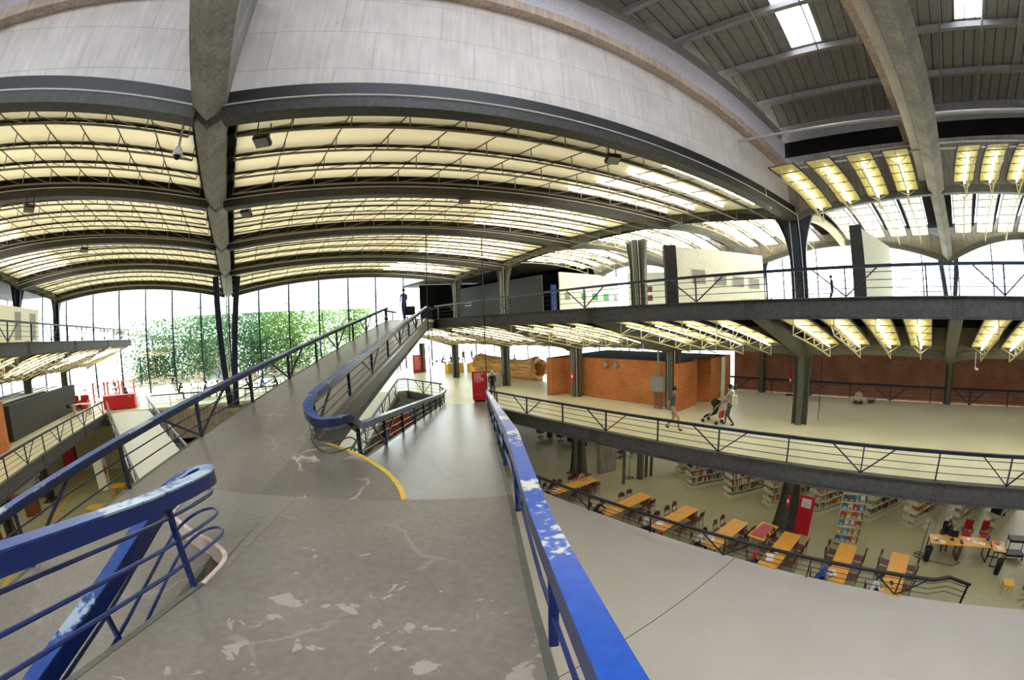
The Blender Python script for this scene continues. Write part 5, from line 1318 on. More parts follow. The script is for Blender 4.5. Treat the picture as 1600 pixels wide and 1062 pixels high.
# distance: buildings beyond the right windows
for i, (x, y, w_, h, m_) in enumerate(((60, 20, 18, 6, 'white_paint'), (62, -2, 20, 7.5, 'white_paint'), (58, -22, 16, 6.5, 'white_paint'))):
    r = thing('building', 'pale building beyond the right windows, %s from the left' % ORD[i], 'building', (x, y, 0))
    MB().box((x, y, h / 2 - 2), (8, w_, h + 4)).build('wall', m_, r)
    for k in range(5):
        yy = y - w_ / 2 + w_ * (k + .5) / 5; q = MB(); q.prism([(x - 5, yy - w_ / 10.5), (x + 4, yy - w_ / 10.5), (x + 4, yy + w_ / 10.5), (x - 5, yy + w_ / 10.5)], h, h + .1)
        q.add([(x - 5, yy - w_ / 10.5, h), (x - 5, yy + w_ / 10.5, h), (x - 5, yy, h + 2), (x + 4, yy - w_ / 10.5, h), (x + 4, yy + w_ / 10.5, h), (x + 4, yy, h + 2)], [(0, 1, 2), (0, 2, 5, 3), (1, 4, 5, 2), (3, 5, 4)]); q.build('roof', 'lavender_metal', r)
# ================================================================== LEFT SIDE
dk = thing('display_wall', 'long low charcoal display wall on the left middle gallery', 'display wall', (-15.4, 29, 0))
MB().prism([(-15.3, 23.3), (-15.3, 34.3), (-15.9, 34.3), (-15.9, 23.3)], .02, 1.94).build('panel', 'charcoal_panel', dk)
MB().prism([(-15.9, 22.6), (-15.9, 30), (-19.5, 30), (-19.5, 22.6)], .02, 2.0).build('box', 'black_paint', dk)
for i, x in enumerate((-16.5, -17.6, -18.7)): MB().prism([(x + .3, 23), (x + .3, 33), (x - .2, 33), (x - .2, 23)], 2.0, 2.06).build('white_top', 'white_paint', dk)
ob = tag(MB().prism([(-14.55, 21.55), (-19, 21.55), (-19, 10), (-14.55, 10)], 0.01, 2.36).build('brick_room', 'orange_brick'), 'orange brick block at the left edge beside the charcoal display wall', 'brick room')
rc = thing('reception_counter', 'bright red counter at the top of the wide lower ramp', 'counter', (-10.6, 32.5, 0))
MB().prism([(-12.0, 32.35), (-9.25, 32.35), (-9.25, 33.0), (-12.0, 33.0)][::1], .06, 1.04).build('front_panel', 'red_paint', rc); MB().prism([(-12.0, 32.95), (-9.25, 32.95), (-9.25, 34.0), (-12.0, 34.0)], .02, .75).build('desk', 'white_paint', rc)
writing(rc, -9.6, 32.33, .9, .9, .4, (1, 0, 0), 1, 'paper', 2, (0, 0, 0), .04)
yl2 = MB().box((-11.3, 31.85, .012), (1.0, .25, .01)).build('floor_stripe', 'yellow_line'); tag(yl2, 'yellow stripe on the floor before the red counter', 'stripe')
person('person with long dark hair sitting behind the red counter', (-10.35, 33.9, 0), face(-.3, -1), 'sit', 'cloth_black', 'cloth_black', hair='hair_black', long_hair=True, arms='table', seat=.5)
person('person in white sitting behind the red counter', (-11.3, 34.1, 0), face(.3, -1), 'sit', 'cloth_white', 'cloth_black', hair='hair_brown', arms='table', seat=.5)
dsk = thing('wooden_desk', 'tan wooden desk at the end of the charcoal display wall', 'desk', (-13.6, 30.6, 0)); MB().box((-13.6, 31.4, .74), (1.6, .7, .05)).build('table_top', 'ramin_wood', dsk)
for sx in (-.7, .7): MB().box((-13.6 + sx, 31.4, .36), (.06, .6, .7)).build('side', 'ramin_wood', dsk)
chair('black office chair beside the tan desk', -13.3, 30.4, 0, .3, 'black_paint', name='office_chair')
chair('black office chair further left by the tan desk', -14.3, 30.7, 0, -.4, 'black_paint', name='office_chair')
for i in range(3):
    x = -14.6 - i * 1.0; s = thing('red_armchair', 'red armchair near the red counter, %s from the counter' % ORD[i], 'armchair', (x, 34.3 + i * .2, 0))
    MB().box((x, 34.4, .27), (.8, .7, .54)).build('seat', 'red_plastic', s, bevel=.05); MB().box((x, 34.7, .7), (.8, .18, .7)).build('backrest', 'red_plastic', s, bevel=.05)
    for sx in (-.42, .42): MB().box((x + sx, 34.4, .45), (.1, .7, .5)).build('armrest', 'red_plastic', s, bevel=.03)
for i in range(3): # red shelving seen through the glass
    x = -14.2 + i * 1.5; s = thing('red_shelf', 'red shelving frame beyond the counter, %s from the left' % ORD[i], 'shelf', (x, 37.5, 0))
    for z in (.1, .6, 1.1, 1.6): MB().box((x, 37.5, z), (1.2, .35, .04)).build('shelf', 'red_plastic', s)
    for sx in (-.58, .58): MB().box((x + sx, 37.5, .85), (.05, .35, 1.7)).build('upright', 'red_plastic', s)
board('white exhibition wall with two grey posters on the left upper gallery', (-15.8, 14), (-15.8, 29.2), ZU, 7.3)
for i, y in enumerate((26.0, 28.2)): picture('large grey poster on the white wall of the left upper gallery, %s one' % ('left' if i == 0 else 'right'), (-15.8, 14), (-15.8, 29.2), (y - 14) / 15.2, 6.2, .95, 1.7, 'grey_print', .08)
# floodlights and the camera dome
def flood(label, p, aim):
    r = thing('floodlight', label, 'floodlight', p)
    p = Vector(p); d = Vector(aim).normalized(); R = d.to_track_quat('-Z', 'Y').to_matrix()
    q = MB(); q.box(p, (.42, .34, .14), R=R); q.build('housing', 'black_paint', r, bevel=.02)
    q = MB(); q.box(p + d * .075, (.36, .28, .01), R=R); q.build('lens', 'grey_plastic', r)
    for sx in (-.16, .16): MB().bar(p + Vector((sx, 0, .02)), p + Vector((sx, 0, .5)), .03, .02).build('bracket', 'black_paint', r)
for i, (x, y, lab) in enumerate(((.25, 9.4, 'right of the spine just past the nearest rib'), (8.9, 6.1, 'near the lit end of the nearest bay'), (.1, 15.6, 'right of the spine past the second rib'), (7.6, 11.8, 'under the second rib on the right'), (-8.3, 14.0, 'on the left under the second rib'), (-8.6, 20.9, 'on the left under the third rib'))):
    flood('black floodlight %s' % lab, (x, y, 9.15), (-.2, -.35, -1) if x > -2 else (.2, -.3, -1))
cdm = thing('security_camera', 'white dome security camera hanging left of the spine', 'security camera', (-1.75, 9.15, 8.6))
MB().tube([(-1.75, 9.15, 9.4), (-1.75, 9.15, 8.72)], .03, 8).build('pole', 'white_paint', cdm)
MB().lathe([(.03, .2), (.07, .16), (.12, .06), (.13, -.02), (.125, -.04), (0, -.04)], (-1.75, 9.15, 8.6), 18).build('housing', 'white_paint', cdm, True)
MB().ball((-1.75, 9.15, 8.55), (.09, .09, .09), 14, 8).build('dome', 'screen_black', cdm, True)
c2 = thing('security_camera', 'small pale camera under the upper gallery by the pale rib', 'security camera', (16.6, -4.6, 3.0)); MB().tube([(16.6, -4.7, 3.3), (16.6, -4.7, 2.75)], .015).build('pole', 'white_paint', c2); MB().lathe([(0, -.08), (.04, -.08), (.04, .08), (0, .08)], (16.55, -4.75, 2.72), 10, Vector((1, .3, 0))).build('housing', 'white_paint', c2)
c3 = thing('security_camera', 'small pale camera hanging near the lit panels left of the big dark column', 'security camera', (15.2, 3.3, 8.6)); MB().tube([(15.2, 3.3, 10), (15.2, 3.3, 8.65)], .015).build('pole', 'white_paint', c3); MB().lathe([(0, -.08), (.04, -.08), (.04, .08), (0, .08)], (15.2, 3.2, 8.6), 10, Vector((1, .3, 0))).build('housing', 'white_paint', c3)
# ================================================================== LIBRARY, RIGHT
ZT = ZL
def study_table(label, x0, y0, x1, y1, w_=.78, top='table_wood', group='wooden study tables below the platform'):
    """long table from its near end (x0, y0) to its far end (x1, y1)"""
    c = Vector(((x0 + x1) / 2, (y0 + y1) / 2, ZT)); a = math.atan2(y1 - y0, x1 - x0); Ln = math.hypot(x1 - x0, y1 - y0)
    r = thing('study_table', label, 'table', tuple(c), a, group)
    for sx in (-1, 1): loc_(lambda q: q.box((sx * Ln / 4, 0, .725), (Ln / 2 - .01, w_, .035))).build('table_top', top, r, bevel=.006)
    for a_, b_ in ((-1, -1), (1, -1), (1, 1), (-1, 1)): loc_(lambda q: q.bar((a_ * (Ln / 2 - .06), b_ * (w_ / 2 - .06), 0), (a_ * (Ln / 2 - .06), b_ * (w_ / 2 - .06), .7), .035, .035)).build('leg', 'black_paint', r)
    loc_(lambda q: q.box((0, 0, .67), (Ln - .2, .5, .05))).build('apron', 'wood_dark', r)
    loc_(lambda q: q.box((Ln / 2 - .15, 0, .4), (.04, w_ - .14, .5))).build('end_panel', 'wood_dark', r)
    return r
TB = [(13.35, 13.72, 16.3, 13.2), (13.3, 10.12, 16.25, 9.65), (13.45, 7.42, 16.2, 7.0), (13.35, 4.87, 16.1, 4.42), (13.15, 2.30, 16.0, 1.93), (13.2, -.36, 16.0, -.58), (13.1, -2.5, 15.95, -2.92)]
wh = ['farthest, by the flared column', 'second from the far end', 'third from the far end', 'middle one', 'beside the red-topped table', 'before the magazine rack', 'nearest the desk with fans']
ch0 = None; ci = 0
for i, t in enumerate(TB):
    study_table('long wooden study table below the platform, %s' % wh[i], *t)
    a = math.atan2(t[3] - t[1], t[2] - t[0]); d = Vector((cos(a), sin(a), 0)); n = Vector((-sin(a), cos(a), 0)); c = Vector(((t[0] + t[2]) / 2, (t[1] + t[3]) / 2, ZT))
    for sg in (1, -1):
        for j, u in enumerate((-.35, .45, 1.05)):
            if sg == 1 and j == 0 and i in (1, 3, 4, 5, 6): continue
            p = c + d * u + n * sg * .58; lab = 'maroon study chair at the study table %s, %s side, %s from the platform' % (wh[i].split(',')[0], 'left' if sg > 0 else 'right', ORD[j])
            lab = lab if len(lab.split()) <= 16 else 'maroon chair, table %s, %s side, %s from the platform' % (wh[i].split(',')[0], 'left' if sg > 0 else 'right', ORD[j])
            rz = a + (PI if sg > 0 else 0) + random.uniform(-.12, .12)
            if ch0 is None: ch0 = chair(lab, p.x, p.y, ZT, rz, group='maroon chairs at the study tables')
            else: dup(ch0, tuple(p), rz, lab)
st2 = study_table('small red-topped table beside the red panel', 14.9, 3.35, 16.4, 3.1, .85, 'table_wood', None); 
loc_(lambda q: q.box((0, 0, .75), (1.2, .6, .012))).build('red_top', 'red_plastic', st2)
PT = [('person in a pink shirt leaning over the farthest study table', 15.75, 13.95, 'cloth_pink', 'hair_black', 'table', .45, -1),
      ('person with curly dark hair bent over the farthest table by the platform', 13.75, 14.3, 'cloth_black', 'hair_black', 'table', .5, -1),
      ('person in black reading at the second study table', 13.45, 10.85, 'cloth_maroon', 'hair_black', 'table', .55, -1),
      ('young person in white with dark vest holding a white cup at the third study table', 13.7, 8.1, 'cloth_white', 'hair_black', 'face', .1, -1),
      ('person in a white shirt with dark long hair writing at the middle table', 13.75, 5.55, 'cloth_white', 'hair_black', 'table', .35, -1),
      ('person in a red shirt reading beside the platform railing', 13.6, 3.0, 'cloth_red', 'hair_brown', 'table', .15, -1),
      ('person in a blue shirt at the table before the magazine rack', 13.45, .35, 'cloth_blue', 'hair_black', 'table', .45, -1),
      ('dark haired person in white at the study table nearest the fans', 13.4, -1.8, 'cloth_white', 'hair_brown', 'table', .3, -1)]
for lab, x, y, sh, hr, ar, ln, dy in PT:
    person(lab, (x, y, ZT), face(.15, dy), 'sit', sh, 'cloth_navy', 'cloth_black', hr, 1.7, arms=ar, lean=ln, long_sleeve=(sh != 'cloth_red'), long_hair=('long hair' in lab or 'nearest' in lab))
    cc = dup(ch0, (x, y - .02 * dy, ZT), face(.15, dy), 'maroon chair under the ' + ' '.join(lab.split()[:11]))
def sheet(label, x, y, z, w_=.21, l_=.3, rz=0, mat='paper', h=.006, name='paper_sheet', cat='paper'):
    o = MB().box((x, y, z + h / 2), (w_, l_, h), rz).build(name, mat); return tag(o, label, cat)
zt = ZT + .745
for i, (x, y, rz, w_) in enumerate(((13.75, 13.7, .3, .4), (14.0, 7.5, .2, .35), (14.1, 5.05, .3, .55), (13.75, 2.35, .2, .5), (14.3, 2.2, 1, .3), (13.7, -.2, .4, .35))):
    sheet('open white papers on a study table, %s from the far end' % ORD[i], x, y, zt, w_, .3, rz)
sheet('black bag lying on the study table beside the red-topped table', 14.25, 2.42, zt, .25, .16, .5, 'cloth_black', .09, 'pencil_case', 'pencil case')
sheet('dark wallet on the study table nearest the fans', 13.75, -2.55, zt, .2, .1, .2, 'cloth_black', .03, 'wallet', 'wallet')

# ---- bookshelves
SD = Vector((.806, -.592, 0)); SNN = Vector((.592, .806, 0))
books = []
for i in range(10): books.append(None)
def get_book(ci, h, w_, dpt):
    q = MB(); q.world = False; q.box((0, 0, h / 2), (w_, dpt, h)); o = q.build('book', 'book_%d' % ci, None); return o
proto = []
for ci_ in range(10):
    for h, w_ in ((.26, .05), (.30, .06), (.235, .042)): proto.append((get_book(ci_, h, w_, .16), w_))
used = set(); bookcount = 0; rng = random.Random(11)
def place_book(p, rz, tilt, lab, grp, k):
    global bookcount
    b, w_ = proto[k]
    o = b if k not in used else b.copy()
    if k in used: COL.objects.link(o)
    used.add(k); o.location = p; o.rotation_euler = (0, tilt, rz); tag(o, lab, 'book', grp); bookcount += 1
def bookshelf(label, x, y, nlev=5, Ln=5.2, face_=1, books_levels=(0, 1, 2), idx=0, dens=.8, budget=40, short=0):
    a = math.atan2(SD.y, SD.x); r = thing('bookshelf', label, 'bookshelf', (x, y, ZT), a, 'cream metal bookshelves of the library')
    # local frame: +x away from the viewer, +-y the two faces
    loc_(lambda q: q.box((Ln / 2, .375, .11), (Ln, .8, .22))).build('plinth', 'shelf_metal', r, bevel=.01)
    for xx in (.03, Ln / 2, Ln - .03):
        loc_(lambda q: q.box((xx, .375, 1.12), (.035, .06, 2.1))).build('upright', 'shelf_metal', r)
    lv = [.36 + .40 * k for k in range(nlev)]
    for k, z in enumerate(lv):
        for sg in (-1, 1):
            loc_(lambda q: (q.box((Ln / 2, .375 + sg * .21, z), (Ln - .02, .36, .025)), q.box((Ln / 2, .375 + sg * .385, z + .005), (Ln - .02, .012, .035)))).build('shelf', 'shelf_metal', r)
            loc_(lambda q: q.box((.012, .375 + sg * .21, z + .1), (.02, .34, .22))).build('end_bracket', 'shelf_metal', r)
            if k < 4:
                loc_(lambda q: q.box((Ln / 2, .375 + sg * .03, z + .17), (Ln - .1, .012, .3))).build('back_plate', 'shelf_metal', r)
    R = Matrix.Rotation(a, 3, 'Z'); used_ = 0
    for k in books_levels:
        u = .08; lab = 'upright book on the cream shelves, %s bookshelf from the far end, shelf %s from the floor' % (ORD[idx], ORD[k])
        grp = 'books of the %s bookshelf, %s shelf' % (ORD[idx], ORD[k]); lab = ' '.join(lab.split()[:16])
        while u < Ln - .15 and used_ < budget * (books_levels.index(k) + 1) / len(books_levels):
            kk = rng.randrange(30) if rng.random() < .7 else rng.choice([6, 9, 12, 13, 0, 3])
            w_ = proto[kk][1] * 1.0
            if rng.random() > dens: u += rng.uniform(.08, .4); continue
            p = Vector((x, y, ZT)) + R @ Vector((u + w_ / 2, .375 - .25, lv[k] + .013)); place_book(p, a, 0, lab, grp, kk); u += w_ + .003; used_ += 1
    return r
SH = [(19.5, 8.62), (19.42, 6.17), (19.31, 3.83), (19.3, 1.35), (19.63, -1.4), (19.62, -3.74), (19.85, -6.13), (20.0, -8.35)]
wn_ = ['cream double bookshelf farthest left, partly under the beam', 'cream double bookshelf left of the red panel', 'cream double bookshelf half behind the library column', 'cream double bookshelf behind the red panel', 'cream double bookshelf right of the magazine rack', 'cream double bookshelf behind the fan', 'cream double bookshelf behind the librarian', 'cream double bookshelf at the right edge behind red chairs']
for i, (x, y) in enumerate(SH):
    bookshelf(wn_[i], x, y, 5, 5.2 if i < 7 else 4.4, 1, [(0, 1), (0, 1), (0, 1, 2), (0, 1, 2, 3), (0, 1), (1, 2), (1, 2), (1, 2)][i], i, [.95, .95, .85, .8, .6, .7, .7, .6][i], [44, 44, 36, 40, 40, 34, 34, 24][i])
bookshelf('low cream bookshelf end far left, before the others', 20.8, 9.98, 3, 1.8, 1, (1,), 8, .6, 4)
# rows further back on each bookshelf that cannot be counted one by one
for i, (x, y) in enumerate(SH):
    m = MB(); a = math.atan2(SD.y, SD.x); R = Matrix.Rotation(a, 3, 'Z'); m.cur = 0
    for k in range(0, 5):
        u = (2.1 if i < 3 else 1.6) if k < (3 if i > 1 else 2) else .1
        while u < (5.0 if i < 7 else 4.2):
            w_ = rng.uniform(.035, .06); h = rng.uniform(.22, .31)
            if rng.random() < .14: u += rng.uniform(.1, .3); continue
            m.cur = rng.randrange(10); c = Vector((x, y, ZT)) + R @ Vector((u + w_ / 2, .125, .36 + .40 * k + .013 + h / 2)); m.box(c, (w_, .16, h), a); u += w_ + .003
            
    o = m.build('book_rows', ['book_%d' % q for q in range(10)]); tag(o, 'packed book rows deep on the %s bookshelf from the far end' % ORD[i], 'books', None, 'stuff')
# dark screens hung on some bookshelf ends
for i, (x, y, z) in enumerate(((19.75, 8.95, 1.45), (21.6, 4.6, 1.15), (19.6, 1.9, 1.85), (20.3, -3.6, 1.3), (19.9, -8.1, 1.25))):
    p = Vector((x, y, ZT + z)); q = MB(); q.bar(p - SNN * .3, p + SNN * .3, .05, .32); tag(q.build('shelf_sign', 'screen_black'), 'black sign plate at a bookshelf end, %s from the far end' % ORD[i], 'sign')
# magazine rack
mr_ = thing('magazine_rack', 'cream stepped magazine rack full of covers behind the study tables', 'magazine rack', (17.6, -.35, ZT), 0)
ra = Vector((.08, -1, 0)).normalized(); rn_ = Vector((-1, -.08, 0)).normalized()
R0 = Vector((17.5, .15, ZT)); WR = 1.12
for k in range(6):
    z = .12 + k * .36; off = rn_ * (.32 - k * .05)
    a = R0 + off + Vector((0, 0, z)); b = a + ra * WR
    q = MB(); q.bar(a, b, .22, .03); q.bar(a + rn_ * .1 + Vector((0, 0, .03)), b + rn_ * .1 + Vector((0, 0, .03)), .012, .08); q.build('shelf', 'shelf_metal', mr_)
    for j in range(4):
        c = a + ra * (.16 + j * .26 + rng.uniform(-.02, .02)) + Vector((0, 0, .17)) - rn_ * .02
        wv = rng.uniform(.17, .24); mm_ = 'cover_%d' % rng.randrange(6); q = MB()
        d_, nn = ra, (rn_ + Vector((0, 0, .35))).normalized(); upv = d_.cross(nn); q.add([c - d_ * wv / 2 - upv * .13, c + d_ * wv / 2 - upv * .13, c + d_ * wv / 2 + upv * .13, c - d_ * wv / 2 + upv * .13] + [v + nn * .012 for v in (c - d_ * wv / 2 - upv * .13, c + d_ * wv / 2 - upv * .13, c + d_ * wv / 2 + upv * .13, c - d_ * wv / 2 + upv * .13)], [(0, 1, 2, 3), (7, 6, 5, 4), (0, 4, 5, 1), (1, 5, 6, 2), (2, 6, 7, 3), (3, 7, 4, 0)])
        q.cur = 1; q.add([c + nn * .014 - d_ * wv * .3 + upv * .05, c + nn * .014 + d_ * wv * .3 + upv * .05, c + nn * .014 + d_ * wv * .3 + upv * .1, c + nn * .014 - d_ * wv * .3 + upv * .1], [(0, 1, 2, 3)])
        tag(q.build('magazine', [mm_, 'paper' if mm_ != 'cover_2' else 'cover_1']), 'magazine face out on the stepped rack, %s row from the floor, %s from the left' % (ORD[k], ORD[j]), 'magazine', 'magazines on the stepped rack')
q = MB(); q.bar(R0 - rn_ * .06 + Vector((0, 0, 1.15)), R0 - rn_ * .06 + ra * WR + Vector((0, 0, 1.15)), .03, 2.25); q.build('back_panel', 'shelf_metal', mr_)
for e in (0, WR):
    q = MB(); p = R0 + ra * e; q.add([p + rn_ * .42, p - rn_ * .1, p - rn_ * .1 + Vector((0, 0, 2.3)), p + rn_ * .1 + Vector((0, 0, 2.3))] + [v + ra * .02 for v in (p + rn_ * .42, p - rn_ * .1, p - rn_ * .1 + Vector((0, 0, 2.3)), p + rn_ * .1 + Vector((0, 0, 2.3)))], [(0, 1, 2, 3), (7, 6, 5, 4), (0, 4, 5, 1), (1, 5, 6, 2), (2, 6, 7, 3), (3, 7, 4, 0)]); q.build('side_panel', 'shelf_metal', mr_)
# red panel with notice
rp = thing('notice_panel', 'tall red panel with a white notice beside the library column', 'panel', (17.35, 1.75, ZT))
MB().bar((17.42, 2.12, ZT + .98), (17.3, 1.38, ZT + .98), .06, 1.9).build('panel', 'red_paint', rp, bevel=.02)
MB().bar((17.34, 1.98, ZT + 1.6), (17.26, 1.52, ZT + 1.6), .02, .42).build('notice', 'paper', rp); writing(rp, 17.3, 1.75, ZT + 1.47, ZT + 1.72, .38, Vector((-.12, -.74, 0)).normalized(), 4, 'cloth_red', 4, (-.045, 0, 0), .015)
# pillars and posts of the library
pf = thing('concrete_pillar', 'wide brown board-marked concrete pillar in the library', 'pillar', (18.75, 14.1, ZT)); q = MB(); q.bar((18.2, 14.4, -2.7), (19.45, 14.0, -2.7), .22, 4.6); q.build('shaft', 'brown_concrete', pf); q = MB(); q.bar((18.05, 14.4, ZT + .03), (19.6, 13.95, ZT + .03), .6, .06); q.build('plinth', 'ramin_wood', pf)
for i, (x, y) in enumerate(((18.03, 12.34), (19.3, 12.0), (19.75, 11.85), (20.1, 11.7))):
    MBp = MB(); MBp.box((x, y, -2.7), (.16 if i != 1 else .3, .1 if i != 1 else .3, 4.7)); MBp.box((x, y, -2.7), (.05, .2 if i != 1 else .3, 4.7)); tag(MBp.build('steel_post', 'green_steel'), 'slim green-grey steel post in the library, %s from the left' % ORD[i], 'post')
# computer desks further back
def office_chair(label, x, y, z, rz, mat='black_paint', group=None):
    r = thing('office_chair', label, 'office chair', (x, y, z), rz, group)
    loc_(lambda q: q.box((0, 0, .47), (.48, .46, .08))).build('seat', mat, r, bevel=.03)
    loc_(lambda q: q.sweep([(0, -.26, .58), (0, -.28, .8), (0, -.25, 1.05)], [(-.22, -.025), (.22, -.025), (.22, .025), (-.22, .025)])).build('backrest', mat, r, bevel=.02)
    loc_(lambda q: q.tube([(0, 0, .1), (0, 0, .45)], .025)).build('gas_column', 'black_paint', r)
    loc_(lambda q: q.bar((0, -.1, .44), (0, -.28, .62), .05, .02)).build('backrest_bar', 'black_paint', r)
    for k in range(5):
        a = 2 * PI * k / 5; loc_(lambda q: (q.bar((0, 0, .11), (.28 * cos(a), .28 * sin(a), .07), .04, .03), q.ball((.28 * cos(a), .28 * sin(a), .035), .033, 8, 5))).build('foot', 'black_paint', r)
    for sx in (-.27, .27): loc_(lambda q: q.tube([(sx, -.12, .48), (sx, -.12, .68), (sx, .14, .68)], .018)).build('armrest', 'black_paint', r)
    return r
def monitor(label, x, y, z, rz):
    r = thing('monitor', label, 'monitor', (x, y, z), rz)
    loc_(lambda q: q.box((0, 0, .27), (.46, .03, .29))).build('screen', 'screen_black', r, bevel=.008)
    loc_(lambda q: (q.tube([(0, 0, .0), (0, 0, .16)], .02), q.box((0, 0, .01), (.22, .16, .02)))).build('stand', 'black_paint', r)
for i, (x, y) in enumerate(((22.4, 23.4), (22.6, 21.3), (22.3, 19.5), (22.8, 17.4), (22.4, 15.2))):
    t = cafe_table('pale computer desk far back in the library, %s from the left' % ORD[i], x, y, ZT, .8, 1.5, .74, 'ramin_wood' if i % 2 else 'white_paint')
    monitor('dark monitor on the %s computer desk from the left' % ORD[i], x + .1, y + .2, ZT + .74, 1.6); office_chair('black office chair at the %s computer desk from the left' % ORD[i], x - .75, y - .1, ZT, -1.5 + .3 * i)
    tag(MB().box((x - .1, y - .55, ZT + .24), (.45, .2, .46)).build('computer_tower', 'black_paint', None, bevel=.01), 'black computer under the %s computer desk from the left' % ORD[i], 'computer')
def fan(label, x, y, z, rz, hh=1.35, mat='shelf_metal'):
    r = thing('pedestal_fan', label, 'fan', (x, y, z), rz)
    loc_(lambda q: (q.lathe([(.26, 0), (.29, .015), (.26, .03)], (0, 0, 0), 20), q.bar((-.27, 0, .02), (.27, 0, .02), .04, .02), q.bar((0, -.27, .02), (0, .27, .02), .04, .02))).build('base', 'black_paint', r)
    loc_(lambda q: q.tube([(0, 0, .02), (0, 0, hh)], .018)).build('pole', 'black_paint', r)
    hd_ = Vector((0, .06, hh + .12)); ax = Vector((0, 1, .15)).normalized()
    loc_(lambda q: q.lathe([(0, -.12), (.07, -.1), (.07, .02), (0, .02)], hd_ - ax * .05, 12, ax)).build('motor', 'black_paint', r)
    def cage(q):
        R = ax.to_track_quat('Z', 'Y').to_matrix()
        for rr in (.27, .18, .09):
            for o in (-.05, .09) if rr == .27 else (.1,): q.tube([hd_ + R @ Vector((rr * cos(2 * PI * k / 20), rr * sin(2 * PI * k / 20), o)) for k in range(20)], .006, 4, closed=True)
        for k in range(16): a = 2 * PI * k / 16; q.tube([hd_ + R @ Vector((.03 * cos(a), .03 * sin(a), .1)), hd_ + R @ Vector((.27 * cos(a), .27 * sin(a), .09)), hd_ + R @ Vector((.27 * cos(a), .27 * sin(a), -.05))], .0045, 4)
    loc_(cage).build('cage', mat, r)
    for k in range(3):
        R = ax.to_track_quat('Z', 'Y').to_matrix(); a = 2 * PI * k / 3
        def bl_(q):
            P = []
            for rr, w0, tw in ((.04, .03, .02), (.12, .09, .03), (.22, .1, .02), (.25, .05, .01)):
                for s in (-1, 1): P.append(hd_ + R @ Vector((rr * cos(a) - s * w0 * sin(a) * .7, rr * sin(a) + s * w0 * cos(a) * .7, .02 + s * tw)))
            q.add(P + [p_ + R @ Vector((0, 0, .004)) for p_ in P], [(0, 2, 3, 1), (2, 4, 5, 3), (4, 6, 7, 5), (8, 9, 11, 10), (10, 11, 13, 12), (12, 13, 15, 14)])
        loc_(bl_).build('blade', mat, r)
    return r
fan('pedestal fan with cream cage left of the librarian desk', 17.35, -4.05, ZT, 1.2)
fan('pedestal fan standing among the steel posts', 19.0, 12.6, ZT, 2.2)
# librarian desk
def desk(label, x0, y0, x1, y1, w_=.8):
    c = Vector(((x0 + x1) / 2, (y0 + y1) / 2, ZT)); a = math.atan2(y1 - y0, x1 - x0); Ln = math.hypot(x1 - x0, y1 - y0)
    r = thing('desk', label, 'desk', tuple(c), a); loc_(lambda q: q.box((0, 0, .725), (Ln, w_, .035))).build('desk_top', 'table_wood', r, bevel=.006)
    for sx in (-1, 1): loc_(lambda q: (q.box((sx * (Ln / 2 - .04), -w_ / 2 + .08, .36), (.04, .04, .7)), q.box((sx * (Ln / 2 - .04), w_ / 2 - .08, .36), (.04, .04, .7)), q.box((sx * (Ln / 2 - .04), 0, .03), (.04, w_ - .1, .04)), q.box((sx * (Ln / 2 - .04), 0, .68), (.04, w_ - .1, .04)))).build('side_frame', 'black_paint', r)
    return r
desk('orange wooden librarian desk with a monitor on it', 17.55, -4.35, 17.62, -5.85, .85); desk('orange wooden desk full of papers, right of the librarian', 17.62, -5.87, 17.7, -7.35, .85); desk('small dark-sided desk at the right end of the librarian desks', 17.0, -7.75, 17.9, -7.85, .65)
person('librarian in black sitting behind the orange desk', (18.45, -5.3, ZT), face(-1, .05), 'sit', 'cloth_black', 'cloth_black', 'cloth_black', 'hair_brown', 1.75, arms='table', lean=.15, fingers=True)
office_chair('black office chair of the librarian', 18.5, -5.3, ZT, face(-1, .05)); office_chair('red office chair left of two behind the orange desk', 18.9, -6.5, ZT, face(-1, .2), 'red_plastic'); office_chair('red office chair right of two behind the orange desk', 18.95, -7.5, ZT, face(-1, -.1), 'red_plastic')
monitor('black monitor on the librarian desk', 17.65, -5.45, zt, face(-1, .2)); 
for i, (x, y, w_, l_, m_, lab) in enumerate(((17.5, -4.6, .3, .2, 'cloth_white', 'crumpled white papers at the left end of the librarian desk'), (17.35, -4.95, .3, .25, 'paper', 'white form on the librarian desk'), (17.8, -6.3, .22, .22, 'paper', 'white round tray of papers left on the second desk'), (17.6, -6.6, .3, .22, 'paper', 'white papers in the middle of the second desk'), (17.55, -6.95, .34, .22, 'paper', 'white papers right on the second desk'), (17.4, -4.65, .12, .12, 'wood_dark', 'brown box at the corner of the librarian desk'), (17.3, -7.8, .3, .3, 'paper', 'papers on the small side desk'), (17.7, -7.8, .3, .25, 'red_plastic', 'red folder on the small side desk'))):
    sheet(lab, x, y, zt, w_, l_, .3 * i, m_, .03 if i in (0, 2, 5) else .008)
tag(MB().box((17.5, -5.9, zt + .02), (.28, .14, .04)).build('telephone', 'black_paint'), 'black telephone where the two orange desks meet', 'telephone')
tag(MB().lathe([(0, 0), (.08, .01), (.1, .12), (.06, .2), (0, .22)], (17.9, -7.3, zt), 12).build('blue_bag', 'blue_paint', None, True), 'small blue bag at the right end of the second desk', 'bag')
for i, (x, y) in enumerate(((17.0, -4.35), (16.55, -7.75))): tag(MB().lathe([(0, 0), (.14, 0), (.17, .62), (.15, .64), (.15, .3), (0, .3)], (x, y, ZT), 14).build('waste_bin', 'black_paint', None, True), 'black waste bin standing before the librarian desks, %s one' % ('left' if i == 0 else 'right'), 'bin')
tag(MB().tube([(17.0, -4.5, ZT + .012), (16.9, -5.0, ZT + .012), (16.8, -5.6, ZT + .012), (17.1, -6.0, ZT + .012), (17.4, -5.8, ZT + .02)], .012).build('cable', 'black_paint'), 'black cable on the floor before the librarian desk', 'cable')
